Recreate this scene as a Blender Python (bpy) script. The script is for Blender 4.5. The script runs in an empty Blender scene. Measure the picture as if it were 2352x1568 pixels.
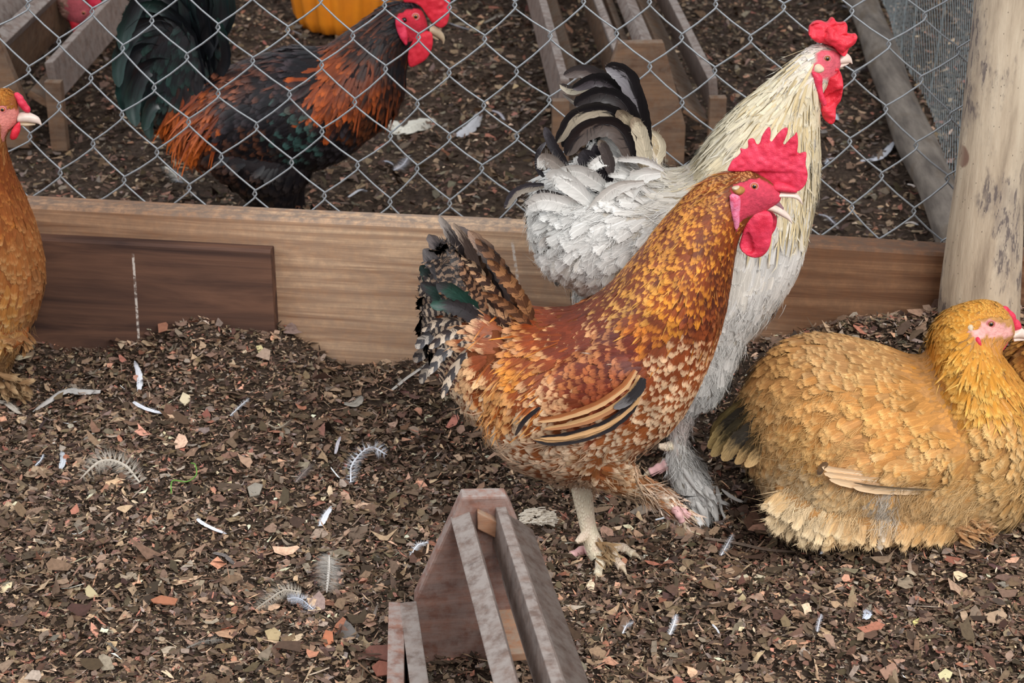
import bpy, bmesh, math, random
import numpy as np
from mathutils import Vector, Matrix
from mathutils.bvhtree import BVHTree
from mathutils.geometry import tessellate_polygon

random.seed(7)
rng = np.random.default_rng(11)
scene = bpy.context.scene
col = scene.collection

# ------------------------------------------------------------ camera, world, light, exposure
F = 4389.0                    # focal length in pixels of the 2352 x 1568 frame
CX, CY = 1176.0, 784.0
PITCH = math.radians(25.5)
H = 1.27
cam_data = bpy.data.cameras.new('camera')
cam_data.sensor_width = 22.3
cam_data.lens = F / 2352.0 * 22.3
cam_data.clip_start = 0.05
cam_data.clip_end = 100
cam = bpy.data.objects.new('camera', cam_data)
cam.location = (0, 0, H)
cam.rotation_euler = (math.radians(90) - PITCH, 0, 0)
col.objects.link(cam)
scene.camera = cam
cam_data.dof.use_dof = True
cam_data.dof.focus_distance = 2.3
cam_data.dof.aperture_fstop = 8.0

world = bpy.data.worlds.new('World')
scene.world = world
world.use_nodes = True
wn = world.node_tree
bg = wn.nodes['Background']
bg.inputs['Color'].default_value = (0.94, 0.96, 1.0, 1)
bg.inputs['Strength'].default_value = 0.50

def area(name, loc, target, sx, sy, power, color):
    d = bpy.data.lights.new(name, 'AREA')
    d.shape = 'RECTANGLE'; d.size = sx; d.size_y = sy; d.energy = power; d.color = color
    o = bpy.data.objects.new(name, d)
    o.location = loc
    o.rotation_euler = (Vector(target) - Vector(loc)).to_track_quat('-Z', 'Y').to_euler()
    col.objects.link(o)
    return o
area('daylight_from_shed_opening', (1.8, -1.2, 3.4), (0.1, 2.4, 0.1), 3.2, 2.2, 165, (1.0, 0.985, 0.96))
area('daylight_from_shed_side', (-3.6, 1.6, 2.8), (0.2, 2.6, 0.1), 2.4, 2.0, 55, (0.93, 0.97, 1.0))

scene.view_settings.view_transform = 'Standard'
scene.view_settings.look = 'None'
scene.view_settings.gamma = 1.0
scene.view_settings.use_curve_mapping = False
scene.cycles.transparent_max_bounces = 24
scene.view_settings.exposure = 0.45

# ------------------------------------------------------------ projection helpers
FWD = np.array([0, math.cos(PITCH), -math.sin(PITCH)])
UPV = np.array([0, math.sin(PITCH), math.cos(PITCH)])
CAM = np.array([0, 0, H])
def ray(px, py):
    px = np.asarray(px, float); py = np.asarray(py, float)
    x = (px - CX) / F; y = (CY - py) / F
    return x[..., None] * np.array([1., 0, 0]) + y[..., None] * UPV + FWD
def at_z(px, py, z):
    d = ray(px, py); t = (z - H) / d[..., 2]
    return CAM + d * t[..., None]
def at_plane(px, py, P0, n):
    d = ray(px, py); t = ((np.asarray(P0) - CAM) @ n) / (d @ n)
    return CAM + d * t[..., None]
def project(P):
    q = np.asarray(P) - CAM
    w = q @ FWD
    return CX + F * q[..., 0] / w, CY - F * (q @ UPV) / w

def lin(c):
    c = np.asarray(c, float) / 255.0
    return np.where(c <= 0.04045, c / 12.92, ((c + 0.055) / 1.055) ** 2.4)
def L4(c, k=1.0):
    v = lin(c) * k
    return (float(v[0]), float(v[1]), float(v[2]), 1.0)

# ------------------------------------------------------------ value noise in numpy
_tab = rng.random((256, 256))
def vnoise(x, y, s=1.0, o=0):
    x = np.asarray(x) * s + 37.3 + o * 11.7; y = np.asarray(y) * s + 91.1 + o * 5.3
    xi = np.floor(x).astype(int); yi = np.floor(y).astype(int)
    fx = x - xi; fy = y - yi
    fx = fx * fx * (3 - 2 * fx); fy = fy * fy * (3 - 2 * fy)
    g = lambda a, b: _tab[a & 255, b & 255]
    return (g(xi, yi) * (1 - fx) + g(xi + 1, yi) * fx) * (1 - fy) + (g(xi, yi + 1) * (1 - fx) + g(xi + 1, yi + 1) * fx) * fy

# ------------------------------------------------------------ mesh helpers
def np_mesh(name, V, loops, starts, totals, mats=(), attrs=None, smooth=False, mat_idx=None):
    me = bpy.data.meshes.new(name)
    V = np.asarray(V, np.float32)
    me.vertices.add(len(V)); me.vertices.foreach_set('co', V.ravel())
    me.loops.add(len(loops)); me.loops.foreach_set('vertex_index', np.asarray(loops, np.int32))
    me.polygons.add(len(starts))
    me.polygons.foreach_set('loop_start', np.asarray(starts, np.int32))
    me.polygons.foreach_set('loop_total', np.asarray(totals, np.int32))
    if mat_idx is not None: me.polygons.foreach_set('material_index', np.asarray(mat_idx, np.int32))
    if smooth: me.polygons.foreach_set('use_smooth', np.ones(len(starts), bool))
    for m in mats: me.materials.append(m)
    for k, a in (attrs or {}).items():
        at = me.attributes.new(k, 'FLOAT_COLOR', 'POINT')
        a = np.asarray(a, np.float32)
        if a.shape[1] == 3: a = np.concatenate([a, np.ones((len(a), 1), np.float32)], 1)
        at.data.foreach_set('color', a.ravel())
    me.update(calc_edges=True)
    me.validate()
    return me
def mesh_fixed(name, V, faces, k, **kw):
    faces = np.asarray(faces, np.int32).reshape(-1, k)
    return np_mesh(name, V, faces.ravel(), np.arange(len(faces)) * k, np.full(len(faces), k), **kw)
def link(name, me, parent=None, label=None, cat=None, group=None, kind=None):
    o = bpy.data.objects.new(name, me)
    col.objects.link(o)
    if parent is not None: o.parent = parent
    if label: o['label'] = label
    if cat: o['category'] = cat
    if group: o['group'] = group
    if kind: o['kind'] = kind
    return o
def empty(name, loc, label, cat, group=None):
    o = bpy.data.objects.new(name, None); col.objects.link(o)
    o.empty_display_size = .05
    o.location = loc
    o['label'] = label; o['category'] = cat
    if group: o['group'] = group
    return o
def child(name, me, parent, label=None):
    """link a mesh built in world coordinates under an unrotated parent"""
    o = link(name, me, None, label)
    o.parent = parent
    o.matrix_parent_inverse = Matrix.Translation(-parent.location) if parent.parent is None and parent.type == 'EMPTY' else Matrix.Identity(4)
    return o
def py_mesh(name, verts, faces, mat=None, smooth=False):
    me = bpy.data.meshes.new(name)
    me.from_pydata([tuple(map(float, v)) for v in verts], [], [list(map(int, f)) for f in faces])
    if mat is not None: me.materials.append(mat)
    if smooth:
        for p in me.polygons: p.use_smooth = True
    me.update()
    return me
def remeshed(name, verts, faces, voxel, smooth_it=3, mat=None, smooth_f=0.5, noise=0.0):
    me = py_mesh(name + '_src', verts, faces)
    o = bpy.data.objects.new(name + '_src', me); col.objects.link(o)
    m = o.modifiers.new('r', 'REMESH'); m.mode = 'VOXEL'; m.voxel_size = voxel
    if smooth_it:
        s = o.modifiers.new('s', 'SMOOTH'); s.iterations = smooth_it; s.factor = smooth_f
    dg = bpy.context.evaluated_depsgraph_get()
    out = bpy.data.meshes.new_from_object(o.evaluated_get(dg))
    out.name = name
    bpy.data.objects.remove(o); bpy.data.meshes.remove(me)
    out.materials.clear()
    if mat is not None: out.materials.append(mat)
    for p in out.polygons: p.use_smooth = True
    return out
def mesh_arrays(me):
    n = len(me.vertices); V = np.empty(n * 3, np.float32); me.vertices.foreach_get('co', V)
    me.calc_loop_triangles()
    t = np.empty(len(me.loop_triangles) * 3, np.int32); me.loop_triangles.foreach_get('vertices', t)
    N = np.empty(n * 3, np.float32); me.vertex_normals.foreach_get('vector', N)
    return V.reshape(-1, 3).astype(float), t.reshape(-1, 3), N.reshape(-1, 3).astype(float)

def catmull(P, n):
    P = np.asarray(P, float); m = len(P)
    if m == 2:
        t = np.linspace(0, 1, n)[:, None]; return P[0] * (1 - t) + P[1] * t
    Q = np.vstack([2 * P[0] - P[1], P, 2 * P[-1] - P[-2]])
    out = []
    for s in np.linspace(0, m - 1, n):
        i = min(int(s), m - 2); t = s - i
        a, b, c, d = Q[i], Q[i + 1], Q[i + 2], Q[i + 3]
        out.append(.5 * ((2 * b) + (-a + c) * t + (2 * a - 5 * b + 4 * c - d) * t * t + (-a + 3 * b - 3 * c + d) * t ** 3))
    return np.array(out)

def tube(pts, radii, seg=8, cap=True, flat=None):
    """sweep a circle along 3D points; returns verts, faces"""
    P = np.asarray(pts, float); n = len(P)
    R = np.broadcast_to(np.asarray(radii, float), (n,))
    T = np.gradient(P, axis=0); T /= np.linalg.norm(T, axis=1)[:, None] + 1e-12
    up = np.array([0, 0, 1.]) if abs(T[0][2]) < .9 else np.array([1., 0, 0])
    V = []; a = np.cross(T[0], up); a /= np.linalg.norm(a)
    for i in range(n):
        a = a - T[i] * (a @ T[i]); a /= np.linalg.norm(a) + 1e-12
        b = np.cross(T[i], a)
        for k in range(seg):
            th = 2 * math.pi * k / seg
            V.append(P[i] + R[i] * (math.cos(th) * a + math.sin(th) * b))
    Fs = []
    for i in range(n - 1):
        for k in range(seg):
            k2 = (k + 1) % seg
            Fs.append([i * seg + k, i * seg + k2, (i + 1) * seg + k2, (i + 1) * seg + k])
    if cap:
        Fs.append(list(range(seg))[::-1]); Fs.append([(n - 1) * seg + k for k in range(seg)])
    return V, Fs
def merge(parts):
    V = []; Fs = []
    for v, f in parts:
        b = len(V); V.extend(v); Fs.extend([[i + b for i in q] for q in f])
    return V, Fs

# ------------------------------------------------------------ node helper
class NT:
    def __init__(self, name):
        self.mat = bpy.data.materials.new(name); self.mat.use_nodes = True
        self.t = self.mat.node_tree; self.n = self.t.nodes
        self.bsdf = self.n['Principled BSDF']
    def node(self, typ, **kw):
        nd = self.n.new(typ)
        for k, v in kw.items(): setattr(nd, k, v)
        return nd
    def set(self, inp, v):
        if hasattr(v, 'is_output') or isinstance(v, bpy.types.NodeSocket): self.t.links.new(v, inp)
        else: inp.default_value = v
    def math(self, op, a, b=None, c=None, clamp=False):
        nd = self.node('ShaderNodeMath', operation=op); nd.use_clamp = clamp
        self.set(nd.inputs[0], a)
        if b is not None: self.set(nd.inputs[1], b)
        if c is not None: self.set(nd.inputs[2], c)
        return nd.outputs[0]
    def mix(self, f, a, b, blend='MIX'):
        nd = self.node('ShaderNodeMix', data_type='RGBA', blend_type=blend)
        self.set(nd.inputs[0], f); self.set(nd.inputs[6], a); self.set(nd.inputs[7], b)
        return nd.outputs[2]
    def noise(self, vec, scale, detail=3, rough=.5, dim='3D', dist=0):
        nd = self.node('ShaderNodeTexNoise', noise_dimensions=dim)
        if vec is not None: self.set(nd.inputs['Vector'], vec)
        nd.inputs['Scale'].default_value = scale; nd.inputs['Detail'].default_value = detail
        nd.inputs['Roughness'].default_value = rough; nd.inputs['Distortion'].default_value = dist
        return nd.outputs[0]
    def attr(self, name):
        return self.node('ShaderNodeAttribute', attribute_name=name)
    def sep(self, v):
        nd = self.node('ShaderNodeSeparateXYZ'); self.set(nd.inputs[0], v); return nd.outputs
    def comb(self, x, y, z):
        nd = self.node('ShaderNodeCombineXYZ')
        for i, v in enumerate((x, y, z)): self.set(nd.inputs[i], v)
        return nd.outputs[0]
    def smooth(self, v, a, b, x=0.0, y=1.0):
        nd = self.node('ShaderNodeMapRange', interpolation_type='SMOOTHSTEP')
        self.set(nd.inputs[0], v); nd.inputs[1].default_value = a; nd.inputs[2].default_value = b
        nd.inputs[3].default_value = x; nd.inputs[4].default_value = y
        return nd.outputs[0]
    def ramp(self, v, stops):
        nd = self.node('ShaderNodeValToRGB'); self.set(nd.inputs[0], v)
        cr = nd.color_ramp
        while len(cr.elements) < len(stops): cr.elements.new(.5)
        for e, (p, c) in zip(cr.elements, stops): e.position = p; e.color = L4(c)
        return nd.outputs[0]
    def bump(self, h, strength, dist=.001):
        nd = self.node('ShaderNodeBump'); nd.inputs['Strength'].default_value = strength
        nd.inputs['Distance'].default_value = dist; self.set(nd.inputs['Height'], h)
        self.t.links.new(nd.outputs[0], self.bsdf.inputs['Normal'])
    def coord(self, out='Object', scale=(1, 1, 1), rot=(0, 0, 0)):
        tc = self.node('ShaderNodeTexCoord'); mp = self.node('ShaderNodeMapping')
        mp.inputs['Scale'].default_value = scale; mp.inputs['Rotation'].default_value = rot
        self.t.links.new(tc.outputs[out], mp.inputs[0]); return mp.outputs[0]
    def out(self, color, rough=.7, spec=.3, **kw):
        self.set(self.bsdf.inputs['Base Color'], color)
        self.set(self.bsdf.inputs['Roughness'], rough)
        self.set(self.bsdf.inputs['Specular IOR Level'], spec)
        for k, v in kw.items(): self.set(self.bsdf.inputs[k], v)
        return self.mat

def wood_mat(name, light, dark, grain=(3, 40, 40), stain=.5, dust=None, marks=None, rough=.75, zones=None):
    """grain runs along the object's X axis when scale x is small"""
    t = NT(name)
    v = t.coord('Object', grain)
    n1 = t.noise(v, 1.0, 5, .6, dist=1.2)
    v2 = t.coord('Object', (grain[0] * .6, grain[1] * 3.2, grain[2] * 3.2))
    n2 = t.noise(v2, 1.6, 4, .65)
    v3 = t.coord('Object', (3, 5, 5))
    n3 = t.noise(v3, 1.0, 3, .6)
    mid = tuple((a + b) / 2 for a, b in zip(light, dark))
    c = t.ramp(n1, [(.3, dark), (.45, mid), (.62, light)])
    c2 = t.mix(t.smooth(n2, .52, .75, 0, .65), c, L4(dark))
    c3 = t.mix(t.smooth(n3, .45, .75, 0, stain), c2, L4(dark))
    if dust:
        g = t.node('ShaderNodeNewGeometry'); nz = t.sep(g.outputs['Normal'])[2]
        f = t.noise(t.coord('Object', (60, 60, 60)), 1, 4, .7)
        fz = t.math('MULTIPLY', t.smooth(f, .3, .65), t.smooth(nz, -.2, .9, .35, 1.0))
        c3 = t.mix(fz, c3, L4(dust))
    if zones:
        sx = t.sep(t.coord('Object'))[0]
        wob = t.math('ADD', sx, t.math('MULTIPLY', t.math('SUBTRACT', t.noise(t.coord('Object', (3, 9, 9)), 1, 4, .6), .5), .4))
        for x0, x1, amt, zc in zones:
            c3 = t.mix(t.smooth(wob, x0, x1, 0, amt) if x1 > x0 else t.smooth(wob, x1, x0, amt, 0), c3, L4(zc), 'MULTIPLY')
    if marks:
        s = t.sep(t.coord('Object'))
        for x0, slope, z0, z1, wd in marks:
            dx = t.math('ABSOLUTE', t.math('SUBTRACT', t.math('ADD', s[0], t.math('MULTIPLY', s[2], slope)), x0))
            a = t.smooth(dx, wd * .5, wd, 1, 0)
            b = t.math('MULTIPLY', t.smooth(s[2], z0, z0 + .01), t.smooth(s[2], z1 - .01, z1, 1, 0))
            br = t.smooth(t.noise(t.coord('Object', (180, 180, 180)), 1, 2), .38, .6, .1, .8)
            c3 = t.mix(t.math('MULTIPLY', t.math('MULTIPLY', a, b), br), c3, L4((225, 215, 205)))
    t.bump(t.math('ADD', n1, t.math('MULTIPLY', n2, .8)), .35, .002)
    return t.out(c3, rough, .25)
def plain_mat(name, c, rough=.6, spec=.3, var=.25, scale=60, bump=.2, dist=.001, **kw):
    t = NT(name)
    n = t.noise(t.coord('Object'), scale, 4, .6)
    cc = t.mix(t.smooth(n, .3, .7, 0, var), L4(c), L4([x * .62 for x in c]))
    t.bump(n, bump, dist)
    return t.out(cc, rough, spec, **kw)
# ============================================================ THE SETTING
# board line (front top edge), a vertical plane
BZ = 0.25
bL = at_z(50, 470, BZ); bR = at_z(2170, 580, BZ)
bdir = bR - bL; bdir[2] = 0; BL = np.linalg.norm(bdir); bdir /= BL
bnor = np.array([-bdir[1], bdir[0], 0.])      # away from the camera
def on_board(px, py): return at_plane(px, py, bL, bnor)

# ground heights: control points (px, py, z) at a given height, or 'b' on the board
gpts = []
for px, py in [(-400, 770), (-150, 775), (30, 775), (110, 770), (200, 778), (300, 775), (350, 752), (400, 715), (460, 700), (520, 722), (580, 745), (640, 745), (700, 790), (770, 832), (850, 835),
               (950, 825), (1100, 835), (1300, 830), (1500, 820), (1690, 800), (1760, 780), (1850, 770), (1950, 750), (2050, 735), (2150, 720), (2300, 715), (2500, 720)]:
    p = on_board(px, py); gpts.append((p[0], p[1], p[2]))
for px, py, z in [(470, 780, .085), (570, 800, .07), (380, 790, .06), (240, 830, .028), (480, 850, .065), (600, 870, .052), (360, 870, .04), (500, 930, .04), (650, 950, .03), (150, 870, .012), (100, 1000, .0), (400, 1000, .022), (720, 920, .022), (820, 900, .012), (980, 950, -.01), (1000, 1100, -.03),
                  (800, 1120, -.012), (600, 1150, .006), (300, 1200, .0), (100, 1300, .0), (600, 1400, -.005), (300, 1500, -.01), (850, 1400, -.005), (1100, 1300, -.02), (1380, 1290, -.018), (1200, 1500, -.015),
                  (1500, 1230, -.03), (1600, 1165, -.045), (1560, 1050, -.04), (1750, 1130, -.03), (1700, 1290, -.028), (1900, 1210, -.01), (1850, 1330, .004), (2100, 1200, .005), (2300, 1200, .012),
                  (2000, 1400, .012), (1600, 1450, .0), (2300, 1450, .02), (1450, 900, -.03), (1700, 900, -.03), (2000, 900, .0), (2250, 850, .02), (1300, 1000, -.03), (-300, 1000, 0), (-300, 1400, 0), (2650, 1000, 0.02), (2700, 1400, .02),
                  (1000, 1700, 0), (200, 1800, 0), (2200, 1800, 0), (1400, 1900, 0)]:
    p = at_z(px, py, z); gpts.append((p[0], p[1], z))
for px, py in [(x, y) for x in (-400, 100, 600, 1100, 1600, 2100, 2600) for y in (470, 300, 100, -200)]:
    p = at_z(px, py, 0.0); gpts.append((p[0], p[1], 0.0))
GP = np.array(gpts)
def _mq(d2): return np.sqrt(d2 + .03 ** 2)
_A = _mq(((GP[:, None, :2] - GP[None, :, :2]) ** 2).sum(2)) - np.eye(len(GP)) * .004
_gw = np.linalg.solve(_A, GP[:, 2] - .01)
def ground_z(x, y, fine=True):
    x = np.asarray(x, float); y = np.asarray(y, float); sh = x.shape
    x = x.ravel(); y = y.ravel(); out = np.empty_like(x)
    for i in range(0, len(x), 20000):
        d2 = (x[i:i + 20000, None] - GP[:, 0]) ** 2 + (y[i:i + 20000, None] - GP[:, 1]) ** 2
        out[i:i + 20000] = _mq(d2) @ _gw + .01
    out = np.clip(out, -.09, .2)
    if fine:
        out = out + (vnoise(x, y, 9, 1) - .5) * .016 + (vnoise(x, y, 26, 2) - .5) * .008
    return out.reshape(sh)
def on_ground(px, py):
    z = 0.0
    for _ in range(12):
        p = at_z(px, py, z); z = .5 * z + .5 * float(ground_z(p[0], p[1]))
    p = at_z(px, py, z); return p

# ---- floor mesh
def floor_mesh():
    xs = np.concatenate([np.arange(-4.5, -1.4, .06), np.arange(-1.4, 1.6, .012), np.arange(1.6, 4.6, .06)])
    ys = np.concatenate([np.arange(.2, 1.2, .05), np.arange(1.2, 3.0, .012), np.arange(3.0, 9.5, .05)])
    X, Y = np.meshgrid(xs, ys)
    Z = ground_z(X, Y) + (vnoise(X, Y, 90, 3) - .5) * .004 - .002
    V = np.stack([X, Y, Z], -1).reshape(-1, 3)
    nx, ny = len(xs), len(ys)
    i = (np.arange(ny - 1)[:, None] * nx + np.arange(nx - 1)).ravel()
    Fq = np.stack([i, i + 1, i + nx + 1, i + nx], 1)
    t = NT('dusty_litter_soil')
    v = t.coord('Object')
    n = t.noise(v, 90, 6, .75); n2 = t.noise(v, 320, 4, .7); n3 = t.noise(v, 5, 3, .5)
    c = t.ramp(n, [(.3, (42, 34, 30)), (.5, (78, 64, 54)), (.68, (112, 95, 80)), (.85, (150, 132, 112))])
    c = t.mix(t.smooth(n2, .45, .7, 0, .6), c, L4((54, 44, 40)))
    c = t.mix(t.smooth(n3, .4, .7, 0, .35), c, L4((92, 80, 72)))
    t.bump(t.math('ADD', n, n2), .9, .004)
    me = mesh_fixed('floor', V, Fq, 4, mats=[t.out(c, .95, .1)], smooth=True)
    o = link('floor', me); o['kind'] = 'structure'
floor_mesh()

# ---- litter: wood chips and crushed leaves
def attr_mat(name, rough=.85, spec=.15, bump_scale=220, var=.35):
    t = NT(name)
    a = t.attr('tint').outputs['Color']
    n = t.noise(t.coord('Object'), bump_scale, 3, .6)
    t.bump(n, .4, .001)
    return t.out(t.mix(t.smooth(n, .35, .7, 0, var), a, L4((60, 50, 42))), rough, spec)
chip_mat = attr_mat('wood_chip')
PAL = np.array([(68, 56, 46), (84, 70, 57), (100, 84, 68), (118, 100, 80), (138, 118, 96), (124, 114, 100), (156, 134, 108), (182, 160, 128), (212, 194, 162), (176, 128, 104), (150, 98, 80), (104, 82, 66), (136, 128, 116), (186, 146, 118)], float)
PAL = (PAL * .84 + PAL.mean(1, keepdims=True) * .16) * np.array([1.14, 1.085, 1.07])
PW = np.array([.15, .17, .17, .13, .09, .08, .055, .032, .014, .024, .026, .08, .04, .012]); PW /= PW.sum()
def chips(name, n, region, size, label, zj=.006, K=6, tilt=.5, bright=0.0, aspect=(1, 3)):
    x0, x1, y0, y1 = region
    # denser close to the camera
    y = y0 + (y1 - y0) * rng.random(n) ; x = x0 + (x1 - x0) * rng.random(n)
    s = size * np.exp(rng.normal(0, .5, n)); s = np.clip(s, size * .35, size * 2.4)
    d = (y * bnor[1] + x * bnor[0]) - (bL @ bnor)      # keep clear of the board
    keep = (d < -.004) | (d > .05)
    x, y, s = x[keep], y[keep], s[keep]; n = len(x)
    z = ground_z(x, y) + rng.random(n) * zj + .0005
    th = rng.random(n) * 2 * math.pi
    tx = np.abs(rng.normal(0, tilt, n)); ta = rng.random(n) * 2 * math.pi
    nrm = np.stack([np.sin(tx) * np.cos(ta), np.sin(tx) * np.sin(ta), np.cos(tx)], 1)
    a = np.stack([np.cos(th), np.sin(th), np.zeros(n)], 1)
    a -= nrm * (a * nrm).sum(1)[:, None]; a /= np.linalg.norm(a, axis=1)[:, None]
    b = np.cross(nrm, a)
    asp = rng.uniform(aspect[0], aspect[1], n); la = s * np.sqrt(asp) * .5; lb = s / np.sqrt(asp) * .5
    ang = (np.arange(K) / K * 2 * math.pi)[None, :] + rng.normal(0, .25, (n, K))
    rad = rng.uniform(.5, 1.3, (n, K))
    u = np.cos(ang) * rad; v = np.sin(ang) * rad
    cup = rng.normal(.0, .35, n)[:, None] * la[:, None]
    C = np.stack([x, y, z + .3 * s * np.sin(tx)], 1)
    V = C[:, None] + a[:, None] * (u * la[:, None])[..., None] + b[:, None] * (v * lb[:, None])[..., None] + nrm[:, None] * (cup * u * u)[..., None]
    ci = rng.choice(len(PAL), n, p=PW)
    c = lin(np.clip(PAL[ci] * (1 + bright) * rng.uniform(.82, 1.15, (n, 1)) + rng.normal(0, 2.5, (n, 3)), 5, 245))
    c = np.repeat(c, K, 0)
    faces = np.arange(n * K).reshape(n, K)
    me = mesh_fixed(name, V.reshape(-1, 3), faces, K, mats=[chip_mat], attrs={'tint': c})
    return link(name, me, label=label, cat='litter', kind='stuff')
chips('litter_dust', 170000, (-1.15, 1.25, 1.25, 2.9), .0036, 'fine crumbs of litter between the wood chips near the camera', .005, 4, .5, .15)
chips('wood_chip_litter', 100000, (-1.15, 1.25, 1.25, 2.9), .0064, 'brown wood chips and crushed leaves covering the near pen floor', .006, 7, .45, .04)
chips('wood_shavings', 9000, (-1.15, 1.25, 1.25, 2.75), .0115, 'larger pale and reddish shavings on top of the near litter', .008, 7, .4, .12, (1, 2.2))
chips('straw_slivers', 26000, (-1.15, 1.25, 1.25, 2.9), .0042, 'thin straw coloured slivers strewn through the near litter', .009, 5, .35, .25, (7, 16))
chips('far_litter', 150000, (-2.3, 2.3, 2.6, 6.5), .0088, 'dark chip litter on the floor beyond the wire fence', .008, 5, .5, -.08)

# ---- main board
def board(name, x0, x1, z0, z1, thick, mat, label, off=0.0, wav=.003, cat='board'):
    """box along the board line: x along bdir from bL, y toward the back"""
    nx = 60
    V = []; Fs = []
    prof = [(0, z0), (0, z1 - .004), (.004, z1), (thick - .004, z1), (thick, z1 - .004), (thick, z0)]
    K = len(prof)
    for i in range(nx + 1):
        x = x0 + (x1 - x0) * i / nx
        for (yy, zz) in prof:
            dz = (vnoise(x, 0, 3, 5) - .5) * wav * 3 if zz > z0 else 0
            V.append((x, yy + (vnoise(x, zz, 6, 6) - .5) * wav * .5, zz + dz))
    for i in range(nx):
        for k in range(K):
            k2 = (k + 1) % K
            Fs.append([i * K + k, (i + 1) * K + k, (i + 1) * K + k2, i * K + k2])
    Fs.append([k for k in range(K)]); Fs.append([nx * K + k for k in range(K)][::-1])
    me = py_mesh(name, V, Fs, mat)
    o = link(name, me, label=label, cat=cat)
    o.location = Vector(bL + bnor * off); o.location.z = 0
    o.rotation_euler = (0, 0, math.atan2(bdir[1], bdir[0]))
    return o
def bx(px, py):
    p = on_board(px, py); return float((p - bL) @ bdir), float(p[2])
mk2 = [bx(1178, 565), bx(1196, 690)]
slope2 = -(mk2[1][0] - mk2[0][0]) / (mk2[1][1] - mk2[0][1])
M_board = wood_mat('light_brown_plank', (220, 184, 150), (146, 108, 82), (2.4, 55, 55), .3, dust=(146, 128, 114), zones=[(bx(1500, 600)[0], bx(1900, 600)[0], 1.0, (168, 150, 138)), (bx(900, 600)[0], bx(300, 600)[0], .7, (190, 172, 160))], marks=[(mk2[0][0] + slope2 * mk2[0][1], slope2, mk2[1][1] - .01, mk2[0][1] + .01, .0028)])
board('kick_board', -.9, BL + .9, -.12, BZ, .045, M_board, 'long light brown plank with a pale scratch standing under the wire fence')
e = bx(630, 560)
mk1 = [bx(318, 580), bx(328, 730)]
slope1 = -(mk1[1][0] - mk1[0][0]) / (mk1[1][1] - mk1[0][1])
M_dark = wood_mat('dark_brown_plank', (112, 80, 64), (58, 42, 38), (2.0, 22, 22), .5, marks=[(mk1[0][0] + slope1 * mk1[0][1], slope1, mk1[1][1] - .03, mk1[0][1] + .01, .0024)])
board('backing_board', -.9, e[0], -.1, e[1], .022, M_dark, 'short dark brown plank with a chalk line against the light plank at left', off=-.024, wav=.001)

# ---- post
def post():
    P0 = at_z(2250, 830, .03) + np.array([0, 0, 0]); yb = P0[1]
    n = np.array([0, 1., 0])
    base_y = float(bR[1]) - .045
    stations = [(2153, 830, 2335), (2158, 700, 2341), (2175, 560, 2349), (2196, 400, 2352), (2212, 250, 2372), (2240, 0, 2400), (2270, -300, 2445), (2300, -600, 2490), (2345, -1000, 2540)]
    V = []; Fs = []; K = 28
    C = []; R = []
    for l, y, r in stations:
        a = at_plane(l, y, (0, base_y, 0), n); b = at_plane(r, y, (0, base_y, 0), n)
        C.append((a + b) / 2); R.append((b[0] - a[0]) / 2)
    C = [C[0] - np.array([0, 0, .15])] + C; R = [R[0]] + R
    Cs = catmull(C, 60); Rs = catmull(np.array(R)[:, None], 60)[:, 0]
    for i in range(60):
        for k in range(K):
            th = 2 * math.pi * k / K
            r = Rs[i] * (1 + .05 * (vnoise(math.cos(th) * 2 + 9, i * .12 + math.sin(th) * 2, 1, 4) - .5))
            V.append(Cs[i] + np.array([math.cos(th) * r, math.sin(th) * r, 0]))
    for i in range(59):
        for k in range(K):
            k2 = (k + 1) % K
            Fs.append([i * K + k, i * K + k2, (i + 1) * K + k2, (i + 1) * K + k])
    Fs.append(list(range(K))[::-1]); Fs.append([59 * K + k for k in range(K)])
    t = NT('weathered_peeled_pole')
    v = t.coord('Object', (45, 45, 5)); n1 = t.noise(v, 1, 5, .65)
    n2 = t.noise(t.coord('Object', (13, 13, 6)), 1, 5, .7); n3 = t.noise(t.coord('Object', (120, 120, 26)), 1, 4, .7)
    c = t.ramp(n1, [(.3, (148, 132, 114)), (.48, (186, 169, 147)), (.7, (208, 193, 170))])
    c = t.mix(t.smooth(n2, .48, .64, 0, .6), c, L4((136, 124, 114)))
    spots = t.math('MULTIPLY', t.smooth(n2, .46, .6), t.smooth(n3, .5, .56))
    c = t.mix(t.math('MULTIPLY', spots, .8), c, L4((88, 80, 82)))
    vo = t.node('ShaderNodeTexVoronoi'); t.set(vo.inputs['Vector'], t.coord('Object', (32, 32, 14)))
    c = t.mix(t.smooth(vo.outputs['Distance'], .05, .11, .85, 0), c, L4((52, 46, 42)))
    kn = at_plane(2218, 372, (0, base_y - .036, 0), n)
    s = t.sep(t.coord('Object'))
    d = t.math('ADD', t.math('POWER', t.math('MULTIPLY', t.math('SUBTRACT', s[0], kn[0]), 150), 2.0), t.math('POWER', t.math('MULTIPLY', t.math('SUBTRACT', s[2], kn[2]), 62), 2.0))
    front = t.smooth(s[1], float(base_y) - .02, float(base_y), 1, 0)
    c = t.mix(t.math('MULTIPLY', t.smooth(t.math('ADD', d, t.math('MULTIPLY', n3, .8)), 1.0, 1.5, .85, 0), front), c, L4((120, 88, 76)))
    t.bump(t.math('ADD', n1, t.math('MULTIPLY', n3, .5)), .5, .004)
    me = py_mesh('fence_post', V, Fs, t.out(c, .85, .2), True)
    return link('fence_post', me, label='thick pale peeled timber post standing at the right end of the plank', cat='post')
post()

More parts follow.
